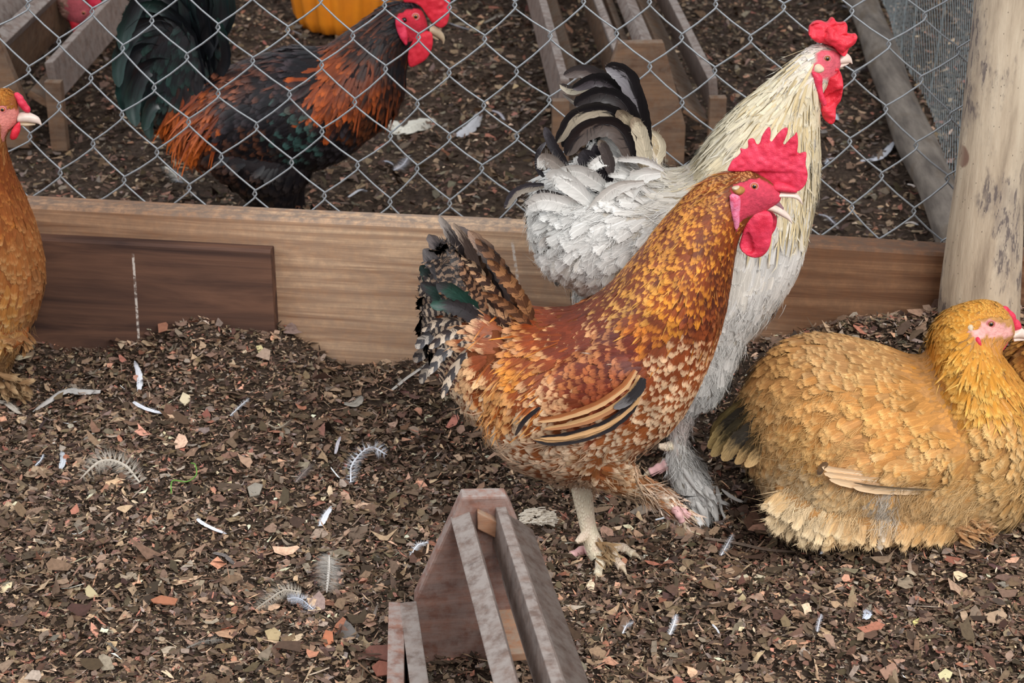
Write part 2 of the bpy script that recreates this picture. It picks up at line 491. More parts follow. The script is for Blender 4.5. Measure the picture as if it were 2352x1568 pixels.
# ---- chain link fence (wire pattern on the plane behind the plank)
M_wire = plain_mat('galvanised_wire', (150, 154, 158), .45, .5, .3, 200, .1, Metallic=.35)
nodeA = [(-700, -10), (65, 11), (211, 29), (352, 49), (500, 62), (658, 72), (814, 83), (960, 89), (1110, 90), (1262, 83), (1415, 78), (1567, 86), (1723, 89), (1880, 98), (2038, 103), (2199, 113), (2360, 120)]
nodeA = np.array([(-700 + 152 * k, -75 + 12 * k) for k in range(5)] + [p for p in nodeA[1:]], float)
fo = .049
def fence_pt(k, j, depth=0.0):
    """k half columns, j half rows (0 = traced row)"""
    kk = k / 2.0
    kk = min(max(kk, 0), len(nodeA) - 1.001); i = int(kk); f = kk - i
    x, y = nodeA[i] * (1 - f) + nodeA[i + 1] * f
    jit = random.Random(k * 77 + j * 13)
    s = 75.0
    x += jit.uniform(-4, 4) + (j * -3 if x > 1900 else 0) * (x - 1900) / 150; y += j * s + jit.uniform(-4, 4)
    x += 2.0 * j if 300 < x < 900 and j > 0 else 0
    return x, y
def fence():
    P0 = bL + bnor * fo
    parts = []
    def P(x, y, d):
        p = at_plane(x, y, P0, bnor); return p + bnor * d
    ncol = 2 * (len(nodeA) - 1)
    r = .00138
    for k in range(0, ncol):
        pts = []
        j0 = -12 if (k % 2 == 0) else -11
        jj = []
        for j in range(-12, 9):
            kk = k if (j % 2) == (k % 2) else k + 1
            if kk > ncol: continue
            x, y = fence_pt(kk, j)
            if x > 2330: continue
            q = P(x, y, 0)
            if q[2] < BZ - .075:
                break
            over = -4.5 if kk == k else 4.5      # outward hook past the node
            dp = .0016 if kk == k else -.0016
            pts.append(P(x - over * .2, y - 9, -dp * 1.2)); pts.append(P(x + (-over if kk == k else -over) * -1.0, y, 0)); pts.append(P(x - over * .2, y + 9, dp * 1.2))
        if len(pts) < 4: continue
        # resample straight runs with a touch of sag
        out = []
        for a, b in zip(pts[:-1], pts[1:]):
            L = np.linalg.norm(b - a)
            if L > .02:
                for t_ in (0, .15, .5, .85):
                    out.append(a * (1 - t_) + b * t_ + np.array([0, 0, -.0016 * math.sin(t_ * math.pi)]))
            else: out.append(a)
        out.append(pts[-1])
        parts.append(tube(out, r, 6))
    V, Fs = merge(parts)
    me = py_mesh('chain_link_fence', V, Fs, M_wire, True)
    link('chain_link_fence', me, label='grey chain link wire fence standing on the long light plank', cat='fence')
fence()

# ---- side fence: log sill and fine netting on the right beyond the wire fence
log_a = at_z(2192, 540, .045); log_b = at_z(1968, -20, .045)
def log():
    d = log_b - log_a
    A = log_a - d * .12; B = log_b + d * .6
    n = 40
    pts = np.array([A + (B - A) * i / (n - 1) + np.array([0.004 * math.sin(i * .35), 0, .003 * math.sin(i * .5)]) for i in range(n)])
    rad = [.036 + .002 * math.sin(i * .8) for i in range(n)]
    V, Fs = tube(pts, rad, 16)
    t = NT('grey_barked_log'); v = t.coord('Object', (40, 7, 40)); n1 = t.noise(v, 1, 5, .6); n2 = t.noise(t.coord('Object', (14, 9, 14)), 1, 4, .6)
    c = t.ramp(n1, [(.35, (92, 84, 78)), (.65, (136, 126, 116))]); c = t.mix(t.smooth(n2, .5, .66, 0, .6), c, L4((100, 86, 72)))
    t.bump(n1, .4, .003)
    link('log_rail', py_mesh('log_rail', V, Fs, t.out(c, .85, .2), True), label='grey bark log lying on the floor under the fine netting at right', cat='log')
log()
def netting():
    d = log_b - log_a; d[2] = 0; d /= np.linalg.norm(d)
    o = log_a + np.array([.035, 0, 0]) + d * -.25
    U, Z, s = 3.4, .85, .029
    parts = []
    def P(u, z): return o + d * u + np.array([.05 * math.sin(u * 2.2) * z + .006 * math.sin(u * 9 + z * 5), 0, z + .02])
    for fam, r in ((1, .0008), (-1, .0006)):
        c = -Z if fam == 1 else 0.0; end = U if fam == 1 else U + Z
        while c < end:
            pts = [P(c + (z if fam == 1 else -z), z) for z in np.linspace(0, Z, 9) if 0 <= c + (z if fam == 1 else -z) <= U]
            if len(pts) > 1: parts.append(tube(pts, r, 3, False))
            c += s * (1 if fam == 1 else 1.6)
    for k in range(8):                                      # gathered folds of the net
        u = rng.uniform(.1, 3.2); 
        for q in range(3): parts.append(tube([P(u + .006 * q + .03 * math.sin(z * 6 + k) , z) for z in np.linspace(0, Z, 9)], .0006, 3, False))
    V, Fs = merge(parts)
    link('netting_fence', py_mesh('netting_fence', V, Fs, plain_mat('netting_twine', (132, 140, 142), .6, .3)), label='fine pale netting hanging above the grey log at right', cat='netting')
netting()

# ---- feeders
def wood_dusty(name, base, dark, dust): return wood_mat(name, base, dark, (6, 40, 40), .5, dust=dust)
M_feed = wood_dusty('dusty_red_brown_wood', (150, 108, 92), (102, 70, 60), (158, 146, 140))
M_feed2 = wood_dusty('raw_orange_wood', (186, 138, 104), (140, 96, 72), (158, 138, 120))
M_feed3 = wood_dusty('dusty_grey_brown_wood', (128, 108, 98), (90, 76, 70), (150, 140, 134))
M_feedb = wood_dusty('dusty_brown_wood', (134, 102, 78), (86, 62, 48), (128, 112, 98))  # duller brown wood for the feeders beyond the fence
def prism(outline, y0, y1, bev=.0):
    n = len(outline)
    V = [(x, y0, z) for x, z in outline] + [(x, y1, z) for x, z in outline]
    Fs = [list(range(n)), list(range(n, 2 * n))[::-1]] + [[i, i + n, (i + 1) % n + n, (i + 1) % n] for i in range(n)]
    return V, Fs
def bar(a, b, w, h, roll=0.0, taper=1.0):
    """rectangular bar between two points (local)"""
    a = Vector(a); b = Vector(b); t = (b - a).normalized()
    s = t.cross(Vector((0, 0, 1))).normalized(); u = s.cross(t).normalized()
    R = Matrix.Rotation(roll, 3, t); s = R @ s; u = R @ u
    V = []
    for p, k in ((a, 1.0), (b, taper)):
        for i, j in ((-1, -1), (1, -1), (1, 1), (-1, 1)):
            V.append(p + s * (w / 2 * i * k) + u * (h / 2 * j * k))
    Fs = [[3, 2, 1, 0], [4, 5, 6, 7], [0, 1, 5, 4], [1, 2, 6, 5], [2, 3, 7, 6], [3, 0, 4, 7]]
    return [tuple(v) for v in V], Fs
def bevelled(me, w=.0015):
    bm = bmesh.new(); bm.from_mesh(me)
    bmesh.ops.recalc_face_normals(bm, faces=bm.faces)
    bmesh.ops.bevel(bm, geom=bm.edges[:], offset=w, segments=2, affect='EDGES', profile=.6)
    bm.to_mesh(me); bm.free(); return me
def feeder(loc, rz, label, length=1.0, mats=(M_feed, M_feed3, M_feed2), far=False, h=.215, scale=1.0):
    root = empty('wooden_feeder', loc, label, 'feeder', None)
    root.rotation_euler = (0, 0, rz); root.scale = (scale,) * 3
    a, b, c = mats
    hexo = [(-.055, 0), (-.080, .068), (-.080, .080), (-.027, h), (.027, h), (.080, .080), (.080, .068), (.055, 0)]
    if far: hexo = [(-.085, 0), (-.085, .075), (-.040, h), (.040, h), (.085, .075), (.085, 0)]
    for y in (0, length):
        V, Fs = prism(hexo, y - .010, y + .010)
        link('end_panel', bevelled(py_mesh('end_panel', V, Fs, a), .002), root)
    # ridge rails running along +y
    for nm, x0, z0, w, hh, roll, mat in (('ridge_rail', .026, .178, .027, .024, .5, b), ('ridge_rail', -.022, .172, .013, .066, -.42, b), ('inner_rail', -.006, .120, .016, .026, -.3, b)):
        V, Fs = bar((x0, .012, z0), (x0 * 1.2, length - .012, z0 - .0), w, hh, roll)
        link(nm, bevelled(py_mesh(nm, V, Fs, mat)), root)
    V, Fs = bar((-.012, .022, .150), (.03, .022, .175), .02, .03, .0)
    link('cross_bar', bevelled(py_mesh('cross_bar', V, Fs, c)), root)
    V, Fs = bar((-.004, .03, .10), (.0, length - .03, .10), .014, .10, .2)
    link('center_board', bevelled(py_mesh('center_board', V, Fs, c)), root)
    if far:
        for sx in (-1, 1):
            V, Fs = bar((sx * .135, .0, .125), (sx * .135, length, .125), .016, .07, sx * -.12)
            link('trough_board', bevelled(py_mesh('trough_board', V, Fs, b)), root)
            V, Fs = bar((sx * .105, .01, .085), (sx * .105, length, .085), .012, .05, sx * -1.0)
            link('trough_floor', bevelled(py_mesh('trough_floor', V, Fs, a)), root)
            V, Fs = bar((sx * .14, -.012, 0), (sx * .14, -.0121, .13), .03, .018, 0)
            link('stake', bevelled(py_mesh('stake', V, Fs, c)), root)
        return root
    for sx in (-1, 1):
        V, Fs = bar((sx * .098, .02, .045), (sx * .098, length - .02, .045), .016, .075, sx * -.45)
        link('trough_board', bevelled(py_mesh('trough_board', V, Fs, b)), root)
        V, Fs = bar((sx * .122, .01, .040), (sx * .124, length - .01, .040), .014, .085, sx * .25)
        link('trough_board', bevelled(py_mesh('trough_board', V, Fs, a)), root)
        V, Fs = bar((sx * .1, .02, .012), (sx * .1, length - .02, .012), .07, .012, 0)
        link('trough_floor', bevelled(py_mesh('trough_floor', V, Fs, a)), root)
    return root
M_side = wood_dusty('painted_shade_grey_brown_wood', (92, 76, 68), (70, 56, 50), (104, 94, 88))  # darker copy of the grey brown wood, shade of the side board painted in
# near feeder, set out along its own rails
def near_feeder():
    base = at_z(1112, 1512, -.005)
    root = empty('wooden_feeder', base, 'dusty red brown wooden feeder with twin rails in front of the speckled rooster', 'feeder')
    def part(name, V, Fs, mat, bev=.0015):
        me = py_mesh(name, [np.array(v) - base for v in V], Fs, mat)
        return link(name, bevelled(me, bev), root)
    n = np.array([.13, -1, 0.]); n /= np.linalg.norm(n)          # toward the camera
    outline = [(1062, 1141), (1163, 1139), (1176, 1166), (1226, 1290), (1250, 1402), (1250, 1530), (974, 1530), (954, 1402), (954, 1376)]
    Fp = [at_plane(x, y, base, n) for x, y in outline]
    m = len(Fp)
    V = Fp + [p - n * .020 for p in Fp]
    part('end_panel', V, [list(range(m))[::-1], list(range(m, 2 * m))] + [[i, (i + 1) % m, (i + 1) % m + m, i + m] for i in range(m)], M_feed, .003)
    far = base + n * .95
    part('end_panel', [p + n * .95 for p in V], [list(range(m))[::-1], list(range(m, 2 * m))] + [[i, (i + 1) % m, (i + 1) % m + m, i + m] for i in range(m)], M_feed, .003)
    def rail(name, a, b, za, zb, sec, mat, ext=1.6, taper=1.0):
        A = at_z(a[0], a[1], za); B = at_z(b[0], b[1], zb); B = A + (B - A) * ext
        t = (B - A) / np.linalg.norm(B - A); s = np.cross(t, [0, 0, 1.]); s /= np.linalg.norm(s); s = -s if s[0] < 0 else s
        u = np.array([0, 0, 1.]); k = len(sec); V = []
        for P, q in ((A, 1.0), (B, taper)):
            for x, z in sec: V.append(P + s * x * q + u * z)
        Fs = [list(range(k)), list(range(k, 2 * k))[::-1]] + [[i, i + k, (i + 1) % k + k, (i + 1) % k] for i in range(k)]
        part(name, V, Fs, mat)
    rail('ridge_rail', (1060, 1172), (1168, 1568), .190, .190, [(-.013, -.007), (.008, .002), (.015, -.020), (-.006, -.030)], M_feed3, 2.6)
    rail('ridge_rail', (1150, 1160), (1282, 1568), .195, .195, [(-.006, 0), (.005, 0), (.024, -.050), (.006, -.056), (-.010, -.046)], M_feed3, 2.6, 1.25)
    rail('inner_rail', (1168, 1275), (1262, 1568), .150, .150, [(-.008, 0), (.006, 0), (.006, -.03), (-.008, -.03)], M_feed3, 2.4)
    rail('cross_bar', (1096, 1176), (1145, 1200), .190, .176, [(-.010, .004), (.010, .006), (.010, -.016), (-.010, -.016)], M_feed2, 1.0)
    rail('floor_board', (1150, 1300), (1196, 1500), .070, .050, [(-.020, 0), (.020, 0), (.020, -.010), (-.020, -.010)], M_feed2, 1.0)
    rail('trough_board', (911, 1380), (908, 1568), .085, .085, [(-.009, 0), (.009, -.002), (.011, -.075), (-.011, -.075)], M_feed, 2.6)
    rail('trough_board', (938, 1380), (964, 1568), .085, .085, [(-.010, -.001), (.009, 0), (.016, -.072), (-.002, -.075)], M_feed3, 2.6, 1.15)
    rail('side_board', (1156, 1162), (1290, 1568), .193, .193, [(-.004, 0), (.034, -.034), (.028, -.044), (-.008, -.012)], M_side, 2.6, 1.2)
near_feeder()
# feeder beyond the fence, behind the white rooster's tail
fq = at_z(1462, 378, 0)
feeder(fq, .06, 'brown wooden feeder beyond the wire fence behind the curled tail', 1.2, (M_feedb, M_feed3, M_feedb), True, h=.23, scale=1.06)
# feeder beyond the fence at the top left
fr = at_z(-30, 335, 0)
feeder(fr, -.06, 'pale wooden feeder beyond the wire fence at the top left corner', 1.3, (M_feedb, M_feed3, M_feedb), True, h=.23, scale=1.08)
# ============================================================ FEATHERS
def feather_mat(name, rough=.55, spec=.3, barb=.14, t0=.62, t1=.86, macro=.2, sheen=.0, freq=34, gloss=None, barfreq=26, soft=0.0, alpha=0.0):
    t = NT(name)
    A = t.attr('ca').outputs['Color']; B = t.attr('cb').outputs['Color']
    fu = t.attr('fuv'); s = t.node('ShaderNodeSeparateColor'); t.set(s.inputs[0], fu.outputs['Color'])
    u, v, rnd = s.outputs[0], s.outputs[1], s.outputs[2]; pat = fu.outputs['Alpha']
    au = t.math('ABSOLUTE', u)
    n = t.noise(t.comb(t.math('MULTIPLY', u, 1.4), t.math('MULTIPLY', v, 2.6), t.math('MULTIPLY', rnd, 40)), 2.2, 3, .6)
    m = t.math('ADD', t.math('ADD', v, t.math('MULTIPLY', t.math('MULTIPLY', au, au), .12)), t.math('MULTIPLY', t.math('SUBTRACT', n, .5), .5))
    tip = t.smooth(m, t0, t1)
    bars = t.smooth(t.math('SINE', t.math('ADD', t.math('MULTIPLY', t.math('SUBTRACT', v, t.math('MULTIPLY', au, .08)), barfreq), t.math('MULTIPLY', n, 2.5))), -.15, .35)
    side = t.smooth(t.math('ADD', u, t.math('MULTIPLY', t.math('SUBTRACT', n, .5), 1.5)), -.05, .25)
    is1 = t.math('GREATER_THAN', pat, .5); is2 = t.math('GREATER_THAN', pat, 1.5)
    def sel(a, b, f): return t.math('ADD', t.math('MULTIPLY', a, t.math('SUBTRACT', 1.0, f)), t.math('MULTIPLY', b, f))
    mask = sel(sel(tip, bars, is1), side, is2)
    c = t.mix(mask, A, B)
    w = t.math('SINE', t.math('MULTIPLY', t.math('SUBTRACT', t.math('MULTIPLY', v, 1.6), t.math('MULTIPLY', au, .55)), freq))
    w2 = t.noise(t.comb(t.math('MULTIPLY', au, 3), t.math('MULTIPLY', t.math('SUBTRACT', v, t.math('MULTIPLY', au, .4)), 26), rnd), 1.0, 2, .7)
    k = t.math('ADD', 1 - barb * .5, t.math('ADD', t.math('MULTIPLY', w, barb * .3), t.math('MULTIPLY', t.math('SUBTRACT', w2, .4), barb * 2.2)))
    mac = t.noise(t.coord('Object'), 28, 3, .6)
    k = t.math('MULTIPLY', k, t.smooth(mac, .3, .7, 1 - macro, 1 + macro * .5))
    shaft = t.smooth(au, .04, .09, 1.25, 1.0)
    k = t.math('MULTIPLY', k, shaft)
    vm = t.node('ShaderNodeVectorMath', operation='SCALE'); t.set(vm.inputs[0], c); t.set(vm.inputs['Scale'], k)
    bn = t.node('ShaderNodeBump'); bn.inputs['Strength'].default_value = .25; bn.inputs['Distance'].default_value = .0006
    t.set(bn.inputs['Height'], w2)
    if soft:
        # lean the shading normal toward the skin below, as overlapping barbs do
        g = t.node('ShaderNodeNewGeometry')
        mx = t.node('ShaderNodeMix', data_type='VECTOR'); t.set(mx.inputs[0], soft); t.set(mx.inputs[4], g.outputs['Normal']); t.set(mx.inputs[5], t.attr('nr').outputs['Vector'])
        nm = t.node('ShaderNodeVectorMath', operation='NORMALIZE'); t.set(nm.inputs[0], mx.outputs[1])
        t.set(bn.inputs['Normal'], nm.outputs[0])
    t.t.links.new(bn.outputs[0], t.bsdf.inputs['Normal'])
    t.set(t.bsdf.inputs['Sheen Weight'], sheen)
    if alpha:
        # frayed barbs toward the rim and the tip
        st = t.noise(t.comb(t.math('MULTIPLY', u, 5.0), t.math('MULTIPLY', v, 4.0), t.math('MULTIPLY', rnd, 60)), 3.2, 1, .5)
        e = t.math('MAXIMUM', t.smooth(au, .45, 1.02), t.smooth(v, 1 - alpha, 1.04))
        al = t.math('GREATER_THAN', st, t.math('MULTIPLY', e, .72))
        t.set(t.bsdf.inputs['Alpha'], al)
    return t.out(vm.outputs[0], rough, spec)

def smoothn(v, it, tri):
    return v
def profile(v, kind):
    v = np.asarray(v)
    if kind == 'round': return np.where(v < .45, .35 + .65 * np.sin(np.clip(v / .45, 0, 1) * math.pi / 2), np.sqrt(np.clip(1 - ((v - .45) / .57) ** 2.6, 0, 1)))
    if kind == 'hackle': return np.where(v < .3, .5 + .5 * v / .3, np.clip(1 - ((v - .3) / .72) ** 1.7, 0, 1))
    if kind == 'sickle': return np.where(v < .2, .55 + .45 * v / .2, np.sqrt(np.clip(1 - (np.clip(v - .55, 0, 1) / .46) ** 2.4, 0, 1)))
    return np.ones_like(v)

def feathers_mesh(name, root, d, nrm, L, W, ca, cb, pat, mat, kind='round', lift=.18, curl=.12, rows=7, jag=.12, fringe=4):
    """one mesh of n overlapping feathers. all inputs per feather"""
    n = len(root); C = 5
    d = d / (np.linalg.norm(d, axis=1)[:, None] + 1e-9)
    side = np.cross(nrm, d); side /= np.linalg.norm(side, axis=1)[:, None] + 1e-9
    v = np.linspace(0, 1, rows); u = np.linspace(-1, 1, C)
    w = profile(v, kind); w[-1] = max(w[-1], .12)
    wj = w[None, :] * (1 + rng.normal(0, jag, (n, rows)) * (v > .4)) * W[:, None] * .5      # n, rows
    lf = np.broadcast_to(np.asarray(lift, float), (n,)) * rng.uniform(.55, 1.45, n); cr = np.broadcast_to(np.asarray(curl, float), (n,)) * rng.uniform(.6, 1.4, n)
    h = .0008 + L[:, None] * (lf[:, None] * v - cr[:, None] * v * v)
    bend = rng.normal(0, .08, n)[:, None] * v * v * L[:, None]
    P = root[:, None, None] + d[:, None, None] * (L[:, None] * v)[..., None, None] * np.ones((1, 1, C, 1)) \
        + side[:, None, None] * (bend[:, :, None] + wj[:, :, None] * u)[..., None] \
        + nrm[:, None, None] * (h[:, :, None] - .28 * wj[:, :, None] * (u * u))[..., None]
    # tip notches
    P[:, -1] += d[:, None] * (rng.uniform(-.10, .06, (n, C)) * L[:, None])[..., None]
    V = P.reshape(-1, 3)
    base = (np.arange(n) * rows * C)[:, None, None]
    r = np.arange(rows - 1)[:, None]; c_ = np.arange(C - 1)[None]
    q = (r * C + c_)[..., None] + np.array([0, 1, C + 1, C])
    Fq = (base[..., None] + q[None]).reshape(-1, 4)
    rnd = rng.random(n)
    fu = np.zeros((n, rows, C, 4)); fu[..., 0] = u; fu[..., 1] = v[:, None]; fu[..., 2] = rnd[:, None, None]; fu[..., 3] = pat[:, None, None]
    CA = np.repeat(ca, rows * C, 0); CB = np.repeat(cb, rows * C, 0)
    fuv = fu.reshape(-1, 4); NR = np.repeat(nrm, rows * C, 0)
    if fringe:
        # loose barbs leaving the rim: thin triangles
        nv = len(V); m = fringe
        vv = rng.uniform(.45, 1.0, (n, m)); sg = rng.choice([-1, 1], (n, m))
        ww = np.interp(vv, v, w) * W[:, None] * .5
        hh = .0008 + L[:, None] * (lf[:, None] * vv - cr[:, None] * vv * vv) - .28 * ww * .8
        p0 = root[:, None] + d[:, None] * (L[:, None] * vv)[..., None] + side[:, None] * (sg * ww * .8)[..., None] + nrm[:, None] * hh[..., None]
        ln = rng.uniform(.12, .32, (n, m)) * L[:, None]
        dirn = d[:, None] * rng.uniform(.6, 1.0, (n, m))[..., None] + side[:, None] * (sg * rng.uniform(.1, .7, (n, m)))[..., None] + nrm[:, None] * rng.normal(0, .18, (n, m))[..., None]
        tip = p0 + dirn * ln[..., None]
        th = d[:, None] * (ln * .12)[..., None]
        T = np.stack([p0 - th, p0 + th, tip], 2).reshape(-1, 3)
        Ft = nv + np.arange(n * m * 3).reshape(-1, 3)
        V = np.vstack([V, T])
        f2 = np.zeros((n, m, 3, 4)); f2[..., 0] = .6; f2[..., 1] = vv[..., None]; f2[..., 2] = rnd[:, None, None]; f2[..., 3] = pat[:, None, None]
        fuv = np.vstack([fuv, f2.reshape(-1, 4)])
        CA = np.vstack([CA, np.repeat(ca, m * 3, 0)]); CB = np.vstack([CB, np.repeat(cb, m * 3, 0)]); NR = np.vstack([NR, np.repeat(nrm, m * 3, 0)])
        loops = np.concatenate([Fq.ravel(), Ft.ravel()]); tot = np.concatenate([np.full(len(Fq), 4), np.full(len(Ft), 3)])
    else:
        loops = Fq.ravel(); tot = np.full(len(Fq), 4)
    starts = np.concatenate([[0], np.cumsum(tot)[:-1]])
    return np_mesh(name, V, loops, starts, tot, [mat], {'ca': CA, 'cb': CB, 'fuv': fuv, 'nr': NR}, smooth=True)

def fluff_mesh(name, root, d, nrm, L, ca, mat, strands=7, width=.0009):
    """soft down: tufts of thin tapered curved strands"""
    n = len(root) * strands
    R = np.repeat(root, strands, 0) + rng.normal(0, .003, (n, 3)); D = np.repeat(d, strands, 0); N = np.repeat(nrm, strands, 0)
    D = D / np.linalg.norm(D, axis=1)[:, None]
    S = np.cross(N, D)
    Ls = np.repeat(L, strands) * rng.uniform(.5, 1.2, n)
    a = rng.normal(0, .35, n); b = rng.uniform(.02, .32, n)
    e = D + S * a[:, None] + N * b[:, None]
    s2 = D * 1.0 + S * (a * 1.8 + rng.normal(0, .25, n))[:, None] + N * (b * .2)[:, None]
    p0 = R; p1 = R + e * (Ls * .5)[:, None]; p2 = p1 + s2 * (Ls * .5)[:, None]
    wv = np.cross(e, N + rng.normal(0, .5, (n, 3))); wv /= np.linalg.norm(wv, axis=1)[:, None] + 1e-9
    w = width * rng.uniform(.6, 1.5, n)[:, None]
    V = np.stack([p0 - wv * w, p0 + wv * w, p1 + wv * w * .8, p1 - wv * w * .8, p2], 1).reshape(-1, 3)
    b5 = np.arange(n) * 5
    q = np.stack([b5, b5 + 1, b5 + 2, b5 + 3], 1); t = np.stack([b5 + 3, b5 + 2, b5 + 4], 1)
    loops = np.concatenate([q.ravel(), t.ravel()]); tot = np.concatenate([np.full(n, 4), np.full(n, 3)])
    starts = np.concatenate([[0], np.cumsum(tot)[:-1]])
    cc = np.repeat(np.repeat(ca, strands, 0) * rng.uniform(.85, 1.1, (n, 1)), 5, 0)
    fu = np.zeros((n, 5, 4)); fu[..., 0] = .5; fu[..., 1] = np.array([.2, .2, .4, .4, .5]); fu[..., 2] = rng.random(n)[:, None]
    return np_mesh(name, V, loops, starts, tot, [mat], {'ca': cc, 'cb': cc, 'fuv': fu.reshape(-1, 4), 'nr': np.repeat(N, 5, 0)}, smooth=False)

def plume_mesh(name, C, wid, wdir, ca, cb, pat, mat, kind='sickle', rows=30, cols=9, camber=.18, jag=.06, shaft=.0011, barbs=0, barb_len=.4, shaft_from=0.0, barb_w=.0004):
    """one large feather along a 3D centre line C (k,3); wid = full width; wdir = width direction(s)"""
    P = catmull(C, rows); T = np.gradient(P, axis=0); T /= np.linalg.norm(T, axis=1)[:, None] + 1e-9
    wd = np.asarray(wdir, float); wd = catmull(wd, rows) if wd.ndim == 2 else np.repeat(wd[None], rows, 0)
    wd = wd - T * (wd * T).sum(1)[:, None]; wd /= np.linalg.norm(wd, axis=1)[:, None] + 1e-9
    nn = np.cross(wd, T)
    v = np.linspace(0, 1, rows); w = profile(v, kind) * wid * .5; w[-1] = wid * .05
    u = np.linspace(-1, 1, cols)
    ed = np.ones((rows, cols)); ed[:, 0] += rng.normal(0, jag, rows); ed[:, -1] += rng.normal(0, jag, rows)
    Q = P[:, None] + wd[:, None] * (w[:, None] * u * ed)[..., None] - nn[:, None] * (camber * w[:, None] * (u * u))[..., None]
    V = Q.reshape(-1, 3)
    r = np.arange(rows - 1)[:, None]; c_ = np.arange(cols - 1)[None]
    Fq = ((r * cols + c_)[..., None] + np.array([0, 1, cols + 1, cols])).reshape(-1, 4)
    fu = np.zeros((rows, cols, 4)); fu[..., 0] = u; fu[..., 1] = v[:, None]; fu[..., 2] = rng.random(); fu[..., 3] = pat
    fuv = fu.reshape(-1, 4); loops = [Fq.ravel()]; tot = [np.full(len(Fq), 4)]
    ca = np.asarray(ca); cb = np.asarray(cb)
    CA = np.repeat(ca[None], len(V), 0); CB = np.repeat(cb[None], len(V), 0)
    # shaft
    sv, sf = tube(P[::2] + nn[::2] * .0004, np.linspace(shaft, shaft * .25, len(P[::2])), 5)
    sv = np.array(sv); nv = len(V); V = np.vstack([V, sv])
    for f in sf: loops.append(np.array(f) + nv); tot.append(np.array([len(f)]))
    f3 = np.zeros((len(sv), 4)); f3[:, 1] = .3; fuv = np.vstack([fuv, f3])
    sc = np.clip(ca * .4 + lin((225, 215, 195)) * .5, 0, 1) if shaft > .0009 else ca
    CA = np.vstack([CA, np.repeat(sc[None], len(sv), 0)]); CB = np.vstack([CB, np.repeat(sc[None], len(sv), 0)])
    if barbs:
        nv = len(V); k = rng.uniform(shaft_from, 1, barbs); sg = rng.choice([-1, 1], barbs)
        idx = np.clip((k * (rows - 1)).astype(int), 0, rows - 1)
        p0 = P[idx]; wl = np.interp(k, v, profile(v, kind)) * wid * .5 * rng.uniform(.7, 1.35, barbs)
        out = wd[idx] * sg[:, None] * rng.uniform(.7, 1.1, (barbs, 1)) + T[idx] * rng.uniform(.1, .8, (barbs, 1)) + nn[idx] * rng.normal(0, .22, (barbs, 1))
        tip = p0 + out * wl[:, None]; th = T[idx] * barb_w
        Tt = np.stack([p0 - th, p0 + th, tip], 1).reshape(-1, 3)
        V = np.vstack([V, Tt]); Ft = nv + np.arange(barbs * 3); loops.append(Ft); tot.append(np.full(barbs, 3))
        f4 = np.zeros((barbs * 3, 4)); f4[:, 0] = .5; f4[:, 1] = np.repeat(k, 3); fuv = np.vstack([fuv, f4])
        CA = np.vstack([CA, np.repeat(ca[None], barbs * 3, 0)]); CB = np.vstack([CB, np.repeat(cb[None], barbs * 3, 0)])
    loops = np.concatenate(loops); tot = np.concatenate(tot); starts = np.concatenate([[0], np.cumsum(tot)[:-1]])
    return np_mesh(name, V, loops, starts, tot, [mat], {'ca': CA, 'cb': CB, 'fuv': fuv}, smooth=True)

# ---- shared bird materials
def skin_mat(name, c, c2, bump=.35, rough=.5):
    t = NT(name)
    v = t.coord('Object'); n = t.noise(v, 60, 3, .6); vo = t.node('ShaderNodeTexVoronoi'); t.set(vo.inputs['Vector'], v); vo.inputs['Scale'].default_value = 620
    n2 = t.noise(v, 500, 2, .5)
    cc = t.mix(t.smooth(n, .35, .68), L4(c), L4(c2))
    t.bump(t.math('ADD', vo.outputs['Distance'], n2), bump, .0008)
    return t.out(cc, rough, .35, **{'Subsurface Weight': .12, 'Subsurface Radius': (.006, .0015, .001), 'Subsurface Scale': 1.0})
M_comb = skin_mat('red_comb_skin', (230, 66, 94), (210, 44, 70))
M_combb = skin_mat('bright_red_comb_skin', (230, 54, 72), (206, 38, 54))
M_face = skin_mat('pink_face_skin', (214, 78, 100), (196, 60, 80), .25)
M_lobe = plain_mat('cream_ear_lobe', (226, 206, 176), .6, .3, .35, 200, .3)
M_lobeo = plain_mat('tan_ear_patch', (178, 130, 70), .6, .3, .4, 200, .3)
M_shiny = skin_mat('pink_shiny_lobe', (232, 140, 172), (214, 70, 100), .5, .22)
M_beak = plain_mat('horn_beak', (236, 214, 200), .35, .45, .25, 90, .1)
M_beakd = plain_mat('dark_horn_beak', (196, 172, 142), .35, .45, .4, 90, .1)
M_mouth = plain_mat('mouth_lining', (150, 110, 118), .5, .4, .3, 90, .1)
M_leg = None
def scale_mat(name, c, c2):
    t = NT(name); v = t.coord('Object', (1, 1, .62)); vo = t.node('ShaderNodeTexVoronoi'); t.set(vo.inputs['Vector'], v); vo.inputs['Scale'].default_value = 330
    e = t.smooth(vo.outputs['Distance'], .2, .62, 1, 0)
    n = t.noise(t.coord('Object'), 30, 2)
    cc = t.mix(t.smooth(n, .4, .62), L4(c), L4(c2)); cc = t.mix(t.math('MULTIPLY', t.math('SUBTRACT', 1.0, e), .25), cc, L4((150, 120, 92)))
    t.bump(e, .7, .0012); return t.out(cc, .5, .35)
M_leg = scale_mat('scaly_yellow_leg', (244, 232, 204), (240, 218, 196))
M_legp = plain_mat('pink_leg_skin', (226, 178, 176), .5, .3, .3, 120, .3)
M_claw = plain_mat('horn_claw', (206, 186, 158), .4, .4, .3, 90, .1)
def simple(name, c, rough, spec=.5):
    t = NT(name); return t.out(L4(c), rough, spec)
M_pupil = simple('eye_pupil', (14, 10, 10), .08, .8)
M_iris = {'orange': simple('orange_iris', (190, 110, 60), .15, .6), 'brown': simple('brown_iris', (150, 96, 50), .15, .6), 'grey': simple('pale_iris', (176, 150, 120), .15, .6)}
M_lid = simple('eyelid_skin', (206, 120, 124), .5, .3)

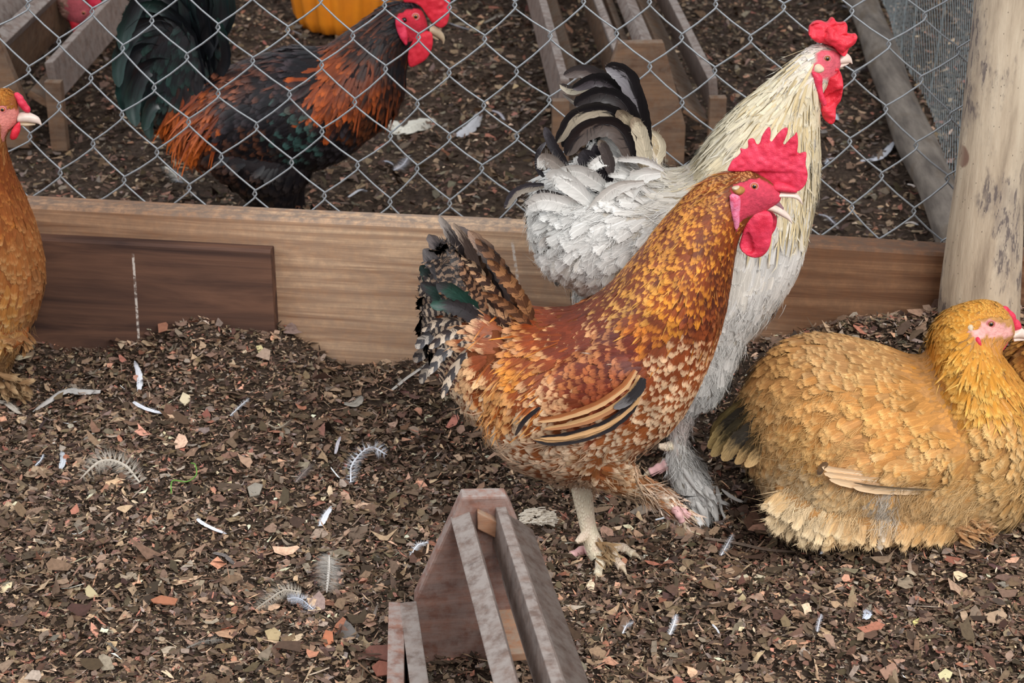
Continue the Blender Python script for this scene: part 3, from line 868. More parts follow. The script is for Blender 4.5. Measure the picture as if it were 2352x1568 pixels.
# ============================================================ BIRD BUILDER
class Bird:
    def __init__(self, name, foot, ground=None, yaw=0.0, label='', cat='', voxel=.0045):
        self.P0 = on_ground(*foot) if ground is None else at_z(foot[0], foot[1], ground)
        self.h = np.array([math.cos(yaw), math.sin(yaw), 0.]); self.l = np.array([-math.sin(yaw), math.cos(yaw), 0.])
        self.root = empty(name, self.P0, label, cat)
        self.voxel = voxel; self.mir = False
        self.parts = []
    def pt(self, x, y, off=0.0):
        if self.mir: return at_plane(x, y, self.P0 - self.l * off, self.l) + self.l * 2 * off
        return at_plane(x, y, self.P0 + self.l * off, self.l)
    def px(self, P):
        """where a point (or its twin on the near side) stands in the photo"""
        P = np.asarray(P); s = (P - self.P0) @ self.l
        return np.stack(project(P - self.l * (2 * np.maximum(s, 0))[..., None]), -1)
    def px_at(self, P, off):
        P = np.asarray(P); s = (P - self.P0) @ self.l
        return np.stack(project(P - self.l * (s - off)[..., None]), -1)
    def add(self, name, me, label=None, parent=None):
        """me in world coordinates"""
        par = parent or self.root
        me.transform(Matrix.Translation(-Vector(self.P0)))
        o = link(name, me, None, label); o.parent = par
        return o
    def sweep(self, st, n=None, seg=24, off=0.0, e=2.0, cap=True):
        """st: (tx,ty,bx,by,halfwidth[,offset])"""
        S = np.array([list(s) + [off] * (6 - len(s)) for s in st], float)
        n = n or max(8, len(st) * 5)
        S = catmull(S, n)
        V = []; Fs = []
        for s in S:
            T = self.pt(s[0], s[1], s[5]); B = self.pt(s[2], s[3], s[5]); c = (T + B) / 2; a = (T - B) / 2
            for k in range(seg):
                th = 2 * math.pi * k / seg; ct, sn = math.cos(th), math.sin(th)
                f = (abs(ct) ** e + abs(sn) ** e) ** (-1 / e)
                V.append(c + a * ct * f + self.l * max(s[4], .001) * sn * f)
        for i in range(n - 1):
            for k in range(seg):
                k2 = (k + 1) % seg
                Fs.append([i * seg + k, i * seg + k2, (i + 1) * seg + k2, (i + 1) * seg + k])
        if cap:
            Fs.append(list(range(seg))[::-1]); Fs.append([(n - 1) * seg + k for k in range(seg)])
        return V, Fs
    def body(self, sweeps, skin_fn, mat, smooth_it=6):
        V, Fs = merge(sweeps)
        self.me = remeshed('body', V, Fs, self.voxel, smooth_it)
        self.V, self.T, self.N = mesh_arrays(self.me)
        # outward normals
        c = self.V.mean(0)
        self.bvh = BVHTree.FromPolygons([tuple(v) for v in self.V], [tuple(map(int, t)) for t in self.T])
        pxs = self.px(self.V)
        at = self.me.attributes.new('tint', 'FLOAT_COLOR', 'POINT')
        cc = skin_fn(pxs, self.V); cc = np.concatenate([cc, np.ones((len(cc), 1))], 1).astype(np.float32)
        at.data.foreach_set('color', cc.ravel())
        self.me.materials.append(mat)
        self.body_me = self.me.copy()
        self.body_ob = self.add('body', self.body_me)
    def hit(self, x, y, depth=0.0, mirror=False):
        d = ray(x, y); d = d / np.linalg.norm(d)
        loc, nor, _, _ = self.bvh.ray_cast(Vector(CAM), Vector(d))
        if loc is None:
            p = self.pt(x, y); return p, -self.l
        p = np.array(loc) + d * depth; nn = np.array(nor)
        if nn @ d > 0: nn = -nn
        if mirror:
            p = p - 2 * self.l * ((p - self.P0) @ self.l); nn = nn - 2 * self.l * (nn @ self.l)
        return p, nn
    def sample(self, ctl, cover=4.0, nmax=9000, exclude=None, jit=14, power=4, region=None, spread=.09, lift_k=1.0):
        """ctl rows: px,py,dx,dy,Lmm,Wmm,(A),(B),pat,lift"""
        C = np.array([[c[0], c[1]] for c in ctl], float)
        val = np.array([[c[2] / math.hypot(c[2], c[3]), c[3] / math.hypot(c[2], c[3]), c[4] / 1000, c[5] / 1000, *lin(c[6]), *lin(c[7]), c[8] if len(c) > 8 else 0, c[9] if len(c) > 9 else .11] for c in ctl])
        tri = self.V[self.T]; ar = .5 * np.linalg.norm(np.cross(tri[:, 1] - tri[:, 0], tri[:, 2] - tri[:, 0]), axis=1)
        cen = self.px(tri.mean(1))
        def idw(P):
            out = np.empty((len(P), val.shape[1]))
            near = np.empty(len(P), int)
            for i in range(0, len(P), 8000):
                d2 = ((P[i:i + 8000, None] - C) ** 2).sum(2)
                w = 1 / (d2 + 60) ** (power / 2)
                out[i:i + 8000] = (w[..., None] * val).sum(1) / w.sum(1)[:, None]
                near[i:i + 8000] = d2.argmin(1)
            return out, near
        tv, _ = idw(cen)
        wgt = ar / (tv[:, 2] * tv[:, 3]) * cover
        if exclude is not None: wgt = wgt * (~exclude(cen, tri.mean(1)))
        if region is not None: wgt = wgt * region(cen, tri.mean(1))
        n = int(min(nmax, wgt.sum()))
        idx = rng.choice(len(tri), n, p=wgt / wgt.sum())
        r1 = np.sqrt(rng.random(n)); r2 = rng.random(n)
        bc = np.stack([1 - r1, r1 * (1 - r2), r1 * r2], 1)
        P = (tri[idx] * bc[..., None]).sum(1)
        Nn = (self.N[self.T[idx]] * bc[..., None]).sum(1); Nn /= np.linalg.norm(Nn, axis=1)[:, None] + 1e-9
        q = self.px(P)
        v, _ = idw(q)
        vj, near = idw(q + rng.normal(0, jit, q.shape))
        # colours from the jittered nearest control, softened
        colr = .55 * val[near][:, 4:10] + .45 * vj[:, 4:10]
        pat = val[near][:, 10]
        D = self.h * v[:, 0:1] - np.array([0, 0, 1.]) * v[:, 1:2]
        D = D + rng.normal(0, spread, D.shape)
        D = D - Nn * (D * Nn).sum(1)[:, None]; D /= np.linalg.norm(D, axis=1)[:, None] + 1e-9
        k = rng.uniform(.8, 1.2, n); br = rng.normal(1, .10, n)[:, None]
        return dict(root=P - D * (v[:, 2] * .5)[:, None] * 0, d=D, nrm=Nn, L=v[:, 2] * k, W=v[:, 3] * k, ca=np.clip(colr[:, 0:3] * br, 0, 1), cb=np.clip(colr[:, 3:6] * br, 0, 1), pat=pat, lift=v[:, 11] * lift_k), q
    def plumage(self, name, ctl, mat, kind='round', label=None, curl=.12, jag=.12, fringe=4, rows=7, **kw):
        s, q = self.sample(ctl, **kw)
        lift = s.pop('lift')
        # shingle order: nothing to sort, feathers lean off the skin
        me = feathers_mesh(name, s['root'], s['d'], s['nrm'], s['L'], s['W'], s['ca'], s['cb'], s['pat'], mat, kind, lift, curl, rows, jag, fringe)
        return self.add(name, me, label)
    def down(self, name, ctl, mat, n=1200, strands=7, width=.0009, lmul=1.0, **kw):
        s, q = self.sample(ctl, nmax=n, cover=50, **kw)
        me = fluff_mesh(name, s['root'], s['d'], s['nrm'], s['L'] * lmul, s['cb'] * .6 + s['ca'] * .4, mat, strands, width)
        return self.add(name, me)
    def flap(self, name, outline, thick, mat, off=0.0, voxel=.0016, label=None, puff=.5, smooth_it=5, bend=None, tilt=0.0):
        """solid fleshy flap from an outline in the photo, centred at a lateral offset"""
        O = catmull(np.array(list(outline) + [outline[0]], float), len(outline) * 3 + 1)[:-1]
        # grid fill so the middle can be thicker than the rim
        mn, mx = O.min(0), O.max(0); st = max((mx - mn).max() / 34, 1.2)
        gx = np.arange(mn[0] - st, mx[0] + st * 1.5, st); gy = np.arange(mn[1] - st, mx[1] + st * 1.5, st)
        X, Y = np.meshgrid(gx, gy); P = np.stack([X.ravel(), Y.ravel()], 1)
        x0, y0 = O[:, 0], O[:, 1]; x1, y1 = np.roll(x0, -1), np.roll(y0, -1)
        ins = np.zeros(len(P), bool)
        for a, b, c, d in zip(x0, y0, x1, y1):
            cond = ((b > P[:, 1]) != (d > P[:, 1])) & (P[:, 0] < (c - a) * (P[:, 1] - b) / (d - b + 1e-12) + a); ins ^= cond
        # distance to rim
        D = np.full(len(P), 1e9)
        for a, b, c, d in zip(x0, y0, x1, y1):
            vx, vy = c - a, d - b; t = np.clip(((P[:, 0] - a) * vx + (P[:, 1] - b) * vy) / (vx * vx + vy * vy + 1e-9), 0, 1)
            D = np.minimum(D, np.hypot(P[:, 0] - a - t * vx, P[:, 1] - b - t * vy))
        tri = tessellate_polygon([[Vector((x, y, 0)) for x, y in O]])
        n = len(O)
        t2 = thick * .35
        offs = [off + (bend(x, y) if bend else 0) for x, y in O]
        V = [self.pt(x, y, o - t2) for (x, y), o in zip(O, offs)] + [self.pt(x, y, o + t2) for (x, y), o in zip(O, offs)]
        Fs = [list(t)[::-1] for t in tri] + [[i + n for i in t] for t in tri] + [[i, (i + 1) % n, (i + 1) % n + n, i + n] for i in range(n)]
        me = remeshed(name, V, Fs, voxel, smooth_it)
        # thicken toward the middle
        A, T_, N_ = mesh_arrays(me); q = self.px_at(A, off)
        dd = np.full(len(q), 1e9)
        for a, b, c, d in zip(x0, y0, x1, y1):
            vx, vy = c - a, d - b; t = np.clip(((q[:, 0] - a) * vx + (q[:, 1] - b) * vy) / (vx * vx + vy * vy + 1e-9), 0, 1)
            dd = np.minimum(dd, np.hypot(q[:, 0] - a - t * vx, q[:, 1] - b - t * vy))
        k = np.sqrt(np.clip(dd / (D[ins].max() + 1e-6), 0, 1)) * thick * puff + (vnoise(q[:, 0], q[:, 1], .11, 3) - .5) * thick * .25
        sgn = np.sign((A - self.P0) @ self.l - np.array([off + (bend(x, y) if bend else 0) for x, y in q]))
        A = A + self.l * (k * sgn)[:, None]
        me.vertices.foreach_set('co', A.astype(np.float32).ravel()); me.materials.append(mat); me.update()
        return self.add(name, me, label)
    def horn(self, name, stations, mat, e=2.0, off=0.0, label=None, n=16, parent=None):
        V, Fs = self.sweep(stations, n=n, seg=14, off=off, e=e)
        me = py_mesh(name, V, Fs, mat, True)
        return self.add(name, me, label, parent)
    def eye(self, x, y, r_px, iris='orange', sink=.35, lid=True, mirror=True):
        for mir in ((False, True) if mirror else (False,)):
            p, nn = self.hit(x, y, 0, mir)
            out = -self.l if not mir else self.l
            ax = nn * .25 + out * .75; ax = ax / np.linalg.norm(ax)
            dist = np.linalg.norm(p - CAM); r = r_px / F * dist
            c = p - ax * r * sink
            a = np.cross(ax, [0, 0, 1.]); a /= np.linalg.norm(a); b = np.cross(a, ax)
            V = []; Fs = []; mi = []
            rings = 14; seg = 24
            for i in range(rings + 1):
                th = math.pi * .62 * i / rings
                for k in range(seg):
                    ph = 2 * math.pi * k / seg
                    V.append(c + r * (ax * math.cos(th) + (a * math.cos(ph) + b * math.sin(ph)) * math.sin(th)))
            for i in range(rings):
                for k in range(seg):
                    k2 = (k + 1) % seg
                    Fs.append([i * seg + k, (i + 1) * seg + k, (i + 1) * seg + k2, i * seg + k2]); mi.append(0 if i < 4 else 1)
            me = py_mesh('eye', V, Fs, None, True); me.materials.append(M_pupil); me.materials.append(M_iris[iris])
            me.polygons.foreach_set('material_index', mi)
            eo = self.add('eye', me)
            if lid:
                rr = r * 1.12
                pts = [c + ax * r * .42 + (a * math.cos(t) + b * math.sin(t) * .9) * rr for t in np.linspace(0, 2 * math.pi, 25)]
                V, Fs = tube(pts, r * .24, 7, False)
                self.add('eyelid', py_mesh('eyelid', V, Fs, M_lid, True), None, eo)
    def patch(self, name, x, y, rx, ry, mat, rot=0.0, bulge=.0025, mirror=True, label=None):
        """soft oval pad lying on the head surface"""
        for mir in ((False, True) if mirror else (False,)):
            p, nn = self.hit(x, y, 0, mir); dist = np.linalg.norm(p - CAM); k = dist / F
            out = (-self.l if not mir else self.l); ax = nn * .4 + out * .6; ax /= np.linalg.norm(ax)
            a = self.h * math.cos(rot) - np.array([0, 0, 1.]) * math.sin(rot); a = a - ax * (a @ ax); a /= np.linalg.norm(a); b = np.cross(ax, a)
            V = []; Fs = []; R, S = 7, 20
            V.append(p + ax * bulge)
            for i in range(1, R + 1):
                t = i / R
                for s in range(S):
                    ph = 2 * math.pi * s / S; wob = 1 + .08 * math.sin(3 * ph + x)
                    V.append(p + (a * math.cos(ph) * rx + b * math.sin(ph) * ry) * k * t * wob + ax * (bulge * (1 - t ** 3) - .0015 * t ** 3))
            for s in range(S): Fs.append([0, 1 + s, 1 + (s + 1) % S])
            for i in range(R - 1):
                for s in range(S):
                    s2 = (s + 1) % S; Fs.append([1 + i * S + s, 1 + (i + 1) * S + s, 1 + (i + 1) * S + s2, 1 + i * S + s2])
            self.add(name, py_mesh(name, V, Fs, mat, True), label)
    def tail(self, pts, wid, A, B, pat, mat, off=(0, 0), twist=0.0, kind='sickle', name='tail_feather', shaft=.0009, camber=.2, barbs=0, jag=.06, label=None):
        n = len(pts); offs = np.linspace(off[0], off[1], n)
        C = np.array([self.pt(x, y, o) for (x, y), o in zip(pts, offs)])
        T = np.gradient(C, axis=0); wd = np.cross(T, self.l); wd /= np.linalg.norm(wd, axis=1)[:, None]
        wd = wd * math.cos(twist) + self.l * math.sin(twist)
        dist = np.linalg.norm(C[0] - CAM)
        me = plume_mesh(name, C, wid / F * dist, wd, lin(A), lin(B), pat, mat, kind, shaft=shaft, camber=camber, barbs=barbs, jag=jag)
        return self.add(name, me, label)
    def limb(self, name, path, radii, mat, off=0.0, seg=12, n=24, label=None, parent=None):
        """path of pixels or (x,y,off)"""
        C = np.array([self.pt(p[0], p[1], p[2] if len(p) > 2 else off) for p in path]); C = catmull(C, n)
        R = catmull(np.array(radii, float)[:, None], n)[:, 0]
        V, Fs = tube(C, R, seg)
        return self.add(name, py_mesh(name, V, Fs, mat, True), label, parent)
    def toe(self, pts3, r0, mat, parent=None, claw=True):
        C = catmull(np.array(pts3, float), 14); R = r0 * (1 - .35 * np.linspace(0, 1, 14)); R = R * (1 + .12 * np.cos(np.linspace(0, 3 * 2 * math.pi, 14)))
        V, Fs = tube(C, R, 10); t = self.add('toe', py_mesh('toe', V, Fs, mat, True), None, parent)
        if claw:
            d = C[-1] - C[-2]; d /= np.linalg.norm(d)
            cp = [C[-1] - d * .002, C[-1] + d * .006 + np.array([0, 0, .001]), C[-1] + d * .013 - np.array([0, 0, .004])]
            V, Fs = tube(catmull(cp, 6), np.linspace(r0 * .55, r0 * .08, 6), 7)
            self.add('claw', py_mesh('claw', V, Fs, M_claw, True), None, t)
        return t

def inpoly(P, poly):
    poly = np.array(poly, float); ins = np.zeros(len(P), bool); m = len(poly)
    for i in range(m):
        a, b = poly[i]; c, d = poly[(i + 1) % m]
        ins ^= ((b > P[:, 1]) != (d > P[:, 1])) & (P[:, 0] < (c - a) * (P[:, 1] - b) / (d - b + 1e-12) + a)
    return ins
def crop(ox, oy, s): return lambda *p: [(ox + x / s, oy + y / s) for x, y in p]
def body_mat(name, rough=.8):
    t = NT(name); a = t.attr('tint').outputs['Color']; n = t.noise(t.coord('Object'), 260, 3, .6); n2 = t.noise(t.coord('Object'), 45, 3, .6)
    t.bump(n, .8, .0018)
    vm = t.node('ShaderNodeVectorMath', operation='SCALE'); t.set(vm.inputs[0], a); t.set(vm.inputs['Scale'], t.math('MULTIPLY', t.smooth(n2, .3, .7, .78, 1.12), t.smooth(n, .3, .7, .88, 1.1)))
    return t.out(vm.outputs[0], rough, .25, **{'Subsurface Weight': .08, 'Subsurface Radius': (.005, .0015, .001), 'Subsurface Scale': 1.0})
M_body = body_mat('bird_skin')
def skin_fn_for(face_poly, face_c, base_c, lat=None):
    def fn(pxs, V):
        f = inpoly(pxs + rng.normal(0, 1.0, pxs.shape), face_poly)
        return np.where(f[:, None], lin(face_c), lin(base_c))
    return fn
# ============================================================ THE BLACK AND ORANGE ROOSTER BEYOND THE FENCE
def black_rooster():
    b = Bird('rooster', (640, 512), ground=.0, yaw=-.05, label='black and orange rooster with a red comb behind the wire fence', cat='rooster', voxel=.006)
    k2 = crop(250, 0, 2.767)
    body = b.sweep([(400, 262, 425, 330, .04), (450, 205, 470, 372, .075), (520, 162, 545, 392, .095), (600, 130, 620, 398, .102), (680, 112, 712, 388, .102), (735, 112, 792, 358, .095), (767, 96, 856, 308, .085), (797, 74, 908, 258, .068), (827, 52, 930, 200, .05), (860, 28, 934, 158, .036), (890, 8, 944, 125, .028),
                    (925, 2, 962, 104, .022), (955, 8, 978, 88, .017), (975, 30, 986, 76, .010)], n=80, seg=28)
    tail = b.sweep([(380, 300, 530, 190, .05), (318, 215, 508, 160, .045), (298, 110, 496, 70, .036), (318, -10, 480, -20, .022), (355, -100, 440, -100, .010)], n=26)
    leg1 = b.sweep([(450, 330, 700, 370, .06), (480, 375, 710, 395, .055), (540, 425, 690, 430, .045), (575, 470, 680, 470, .032), (600, 505, 670, 505, .022)], n=24, off=-.045)
    leg2 = b.sweep([(500, 330, 720, 370, .06), (540, 380, 720, 390, .05), (590, 430, 700, 430, .04), (620, 470, 700, 470, .028), (640, 500, 690, 500, .02)], n=24, off=.05)
    face = k2((1820, 110), (1850, 75), (1900, 60), (1960, 50), (2010, 80), (2060, 130), (2070, 190), (2040, 220), (1960, 260), (1900, 250), (1850, 200))
    b.body([body, tail, leg1, leg2], skin_fn_for(face, (196, 44, 62), (30, 24, 26)), M_body)
    M = feather_mat('black_orange_feather', .42, .25, .25, .5, .85, .25, soft=.5, alpha=.25)
    BK, B2, OR, O2, DO = (22, 20, 24), (52, 48, 52), (118, 54, 24), (168, 82, 34), (70, 32, 20)
    ctl = [(930, 12, -.9, .2, 12, 6, BK, B2, 0, .1), (880, 40, -.8, .5, 24, 7, BK, (60, 40, 34)), (820, 80, -.75, .6, 34, 8, (40, 24, 20), (96, 50, 30)), (880, 130, -.45, .9, 34, 8, (44, 24, 20), (110, 54, 30)), (780, 150, -.6, .8, 36, 9, OR, O2), (820, 200, -.4, .9, 38, 9, (110, 50, 24), (160, 76, 32)), (900, 220, -.15, 1, 34, 9, (36, 22, 20), (84, 44, 28)),
           (760, 220, -.5, .85, 36, 9, (130, 58, 24), (180, 84, 34)), (930, 180, 0, 1, 30, 8, BK, (50, 34, 30)), (830, 270, -.3, .95, 34, 10, (40, 26, 22), (90, 50, 30)), (700, 140, -.95, .2, 36, 13, BK, (58, 50, 54)), (620, 150, -.95, .25, 38, 13, (30, 24, 26), (96, 60, 48)), (540, 190, -.9, .4, 42, 10, (60, 36, 30), (140, 84, 62)),
           (470, 240, -.6, .8, 48, 9, (110, 52, 26), (176, 88, 40)), (430, 300, -.4, .95, 46, 8, (140, 64, 26), (196, 98, 40)), (560, 260, -.8, .5, 30, 14, BK, (50, 44, 48)), (650, 240, -.8, .5, 30, 14, BK, (44, 40, 44)), (700, 300, -.8, .5, 28, 14, (24, 22, 26), (56, 84, 80)), (600, 320, -.8, .5, 30, 14, BK, (84, 52, 38)), (800, 320, -.5, .8, 28, 14, BK, B2),
           (540, 370, -.8, .6, 30, 14, BK, (64, 44, 36)), (650, 390, -.5, .8, 28, 14, BK, (40, 34, 34)), (600, 450, -.1, 1, 26, 12, (20, 18, 20), (48, 38, 32)), (400, 150, -.3, .95, 44, 13, (22, 26, 28), (34, 54, 50)), (330, 200, -.3, .95, 44, 13, (24, 24, 28), (40, 60, 58)), (450, 80, -.2, .9, 46, 13, BK, (36, 52, 50)), (380, 0, -.3, -.9, 46, 13, (24, 30, 32), (44, 66, 60)), (470, 180, .1, 1, 36, 13, BK, (34, 34, 38))]
    ex = lambda q, P: inpoly(q, face) | ((q[:, 0] > 962) & (q[:, 1] < 200))
    b.plumage('body_plumage', ctl, M, 'round', cover=4.5, nmax=8000, exclude=ex, fringe=3, curl=.10, power=5, rows=6)
    hk = [(880, 60, -.6, .8, 60, 5, (60, 32, 24), (120, 62, 36)), (800, 110, -.6, .8, 70, 5.5, OR, (176, 88, 36)), (840, 180, -.35, .95, 70, 5.5, (120, 56, 26), (146, 68, 32)), (780, 180, -.5, .85, 66, 5.5, (120, 52, 24), (170, 82, 34)), (910, 120, -.1, 1, 60, 5, (40, 26, 22), (100, 58, 38)), (700, 130, -.95, .2, 60, 5, BK, (96, 66, 60)),
          (600, 160, -.9, .3, 64, 5, (44, 28, 26), (110, 66, 50)), (520, 200, -.75, .65, 80, 5.5, (90, 44, 26), (180, 90, 44)), (460, 240, -.45, .9, 92, 6, (124, 54, 24), (192, 94, 38)), (420, 280, -.3, .95, 90, 6, (124, 54, 24), (206, 104, 42))]
    b.plumage('hackle_feathers', hk, M, 'hackle', cover=1.3, nmax=1900, region=lambda q, P: ~ex(q, P) & (((q[:, 0] > 740) & (q[:, 1] < 230)) | ((q[:, 1] < 190) & (q[:, 0] > 500)) | ((q[:, 0] < 520) & (q[:, 0] > 395) & (q[:, 1] > 200) & (q[:, 1] < 310))), fringe=0, curl=.12, lift_k=.5, spread=.06)
    G = feather_mat('green_black_tail_feather', .3, .55, .2, .6, .95, .15)
    for i in range(26):
        a = rng.uniform(0, 1); x1 = 300 + 190 * a; top = -150 + 60 * abs(a - .5)
        p = [(470, 230), (430 + 40 * a, 130), (x1 + 30, 20 + rng.uniform(-20, 20)), (x1 - 10, top)]
        b.tail(p, 40, (22, 24, 28), (28, 46, 44), 0, G, off=(rng.uniform(-.03, .03), rng.uniform(-.05, .05)), twist=rng.uniform(-.8, .8), camber=.3, barbs=20)
    for p, w in [(((480, 200), (380, 120), (310, 120), (282, 200), (290, 260)), 36), (((470, 210), (390, 150), (330, 160), (305, 230), (312, 290)), 40), (((470, 190), (400, 60), (320, 60), (275, 130), (272, 200)), 36), (((480, 180), (420, 20), (340, -20), (290, 60), (280, 120)), 38),
                 (((470, 230), (410, 190), (360, 200), (338, 260), (345, 320)), 34), (((490, 190), (520, 140), (516, 90), (500, 40)), 26), (((470, 240), (400, 220), (350, 240), (330, 300)), 34), (((490, 200), (470, 60), (440, -40), (400, -90)), 40), (((480, 200), (450, 100), (380, 20), (320, 10)), 40)]:
        b.tail(p, w, (24, 26, 30), (34, 58, 54), 0, G, off=(-.02, -.055 + rng.uniform(-.01, .01)), twist=.3, camber=.35, barbs=30)
    comb = k2((1880, 20), (1860, -30), (1890, -90), (1940, -70), (1960, -140), (2010, -90), (2050, -150), (2080, -80), (2130, -110), (2140, -40), (2168, 0), (2166, 80), (2150, 150), (2110, 178), (2060, 150), (2030, 110), (1990, 50), (1940, 20))
    b.flap('comb', comb, .010, M_combb, smooth_it=3, voxel=.002)
    b.horn('upper_beak', [(*k2((2040, 150))[0], *k2((2045, 215))[0], .012), (*k2((2085, 175))[0], *k2((2072, 228))[0], .009), (*k2((2122, 208))[0], *k2((2102, 248))[0], .005), (*k2((2136, 245))[0], *k2((2118, 262))[0], .003), (*k2((2130, 280))[0], *k2((2122, 280))[0], .001)], M_beakd)
    b.horn('lower_beak', [(*k2((2040, 200))[0], *k2((2040, 235))[0], .009), (*k2((2070, 222))[0], *k2((2062, 244))[0], .006), (*k2((2098, 250))[0], *k2((2092, 258))[0], .001)], M_beakd)
    for s_ in (-1, 1):
        b.flap('wattle', k2((1950, 220), (2000, 200), (2050, 205), (2060, 260), (2050, 320), (2015, 378), (1965, 410), (1915, 428), (1898, 380), (1900, 300), (1915, 250)), .008, M_combb, off=s_ * .014, smooth_it=4, voxel=.002)
        b.flap('ear_flap', k2((1820, 110), (1850, 110), (1880, 150), (1898, 220), (1895, 290), (1870, 270), (1840, 220), (1822, 160)), .008, M_comb, off=s_ * .030, smooth_it=4, voxel=.002)
    b.patch('ear_patch', *k2((1875, 128))[0], 8, 6, M_pupil, bulge=.003, label='black ear patch')
    b.eye(*k2((1950, 105))[0], 7, 'orange')
black_rooster()
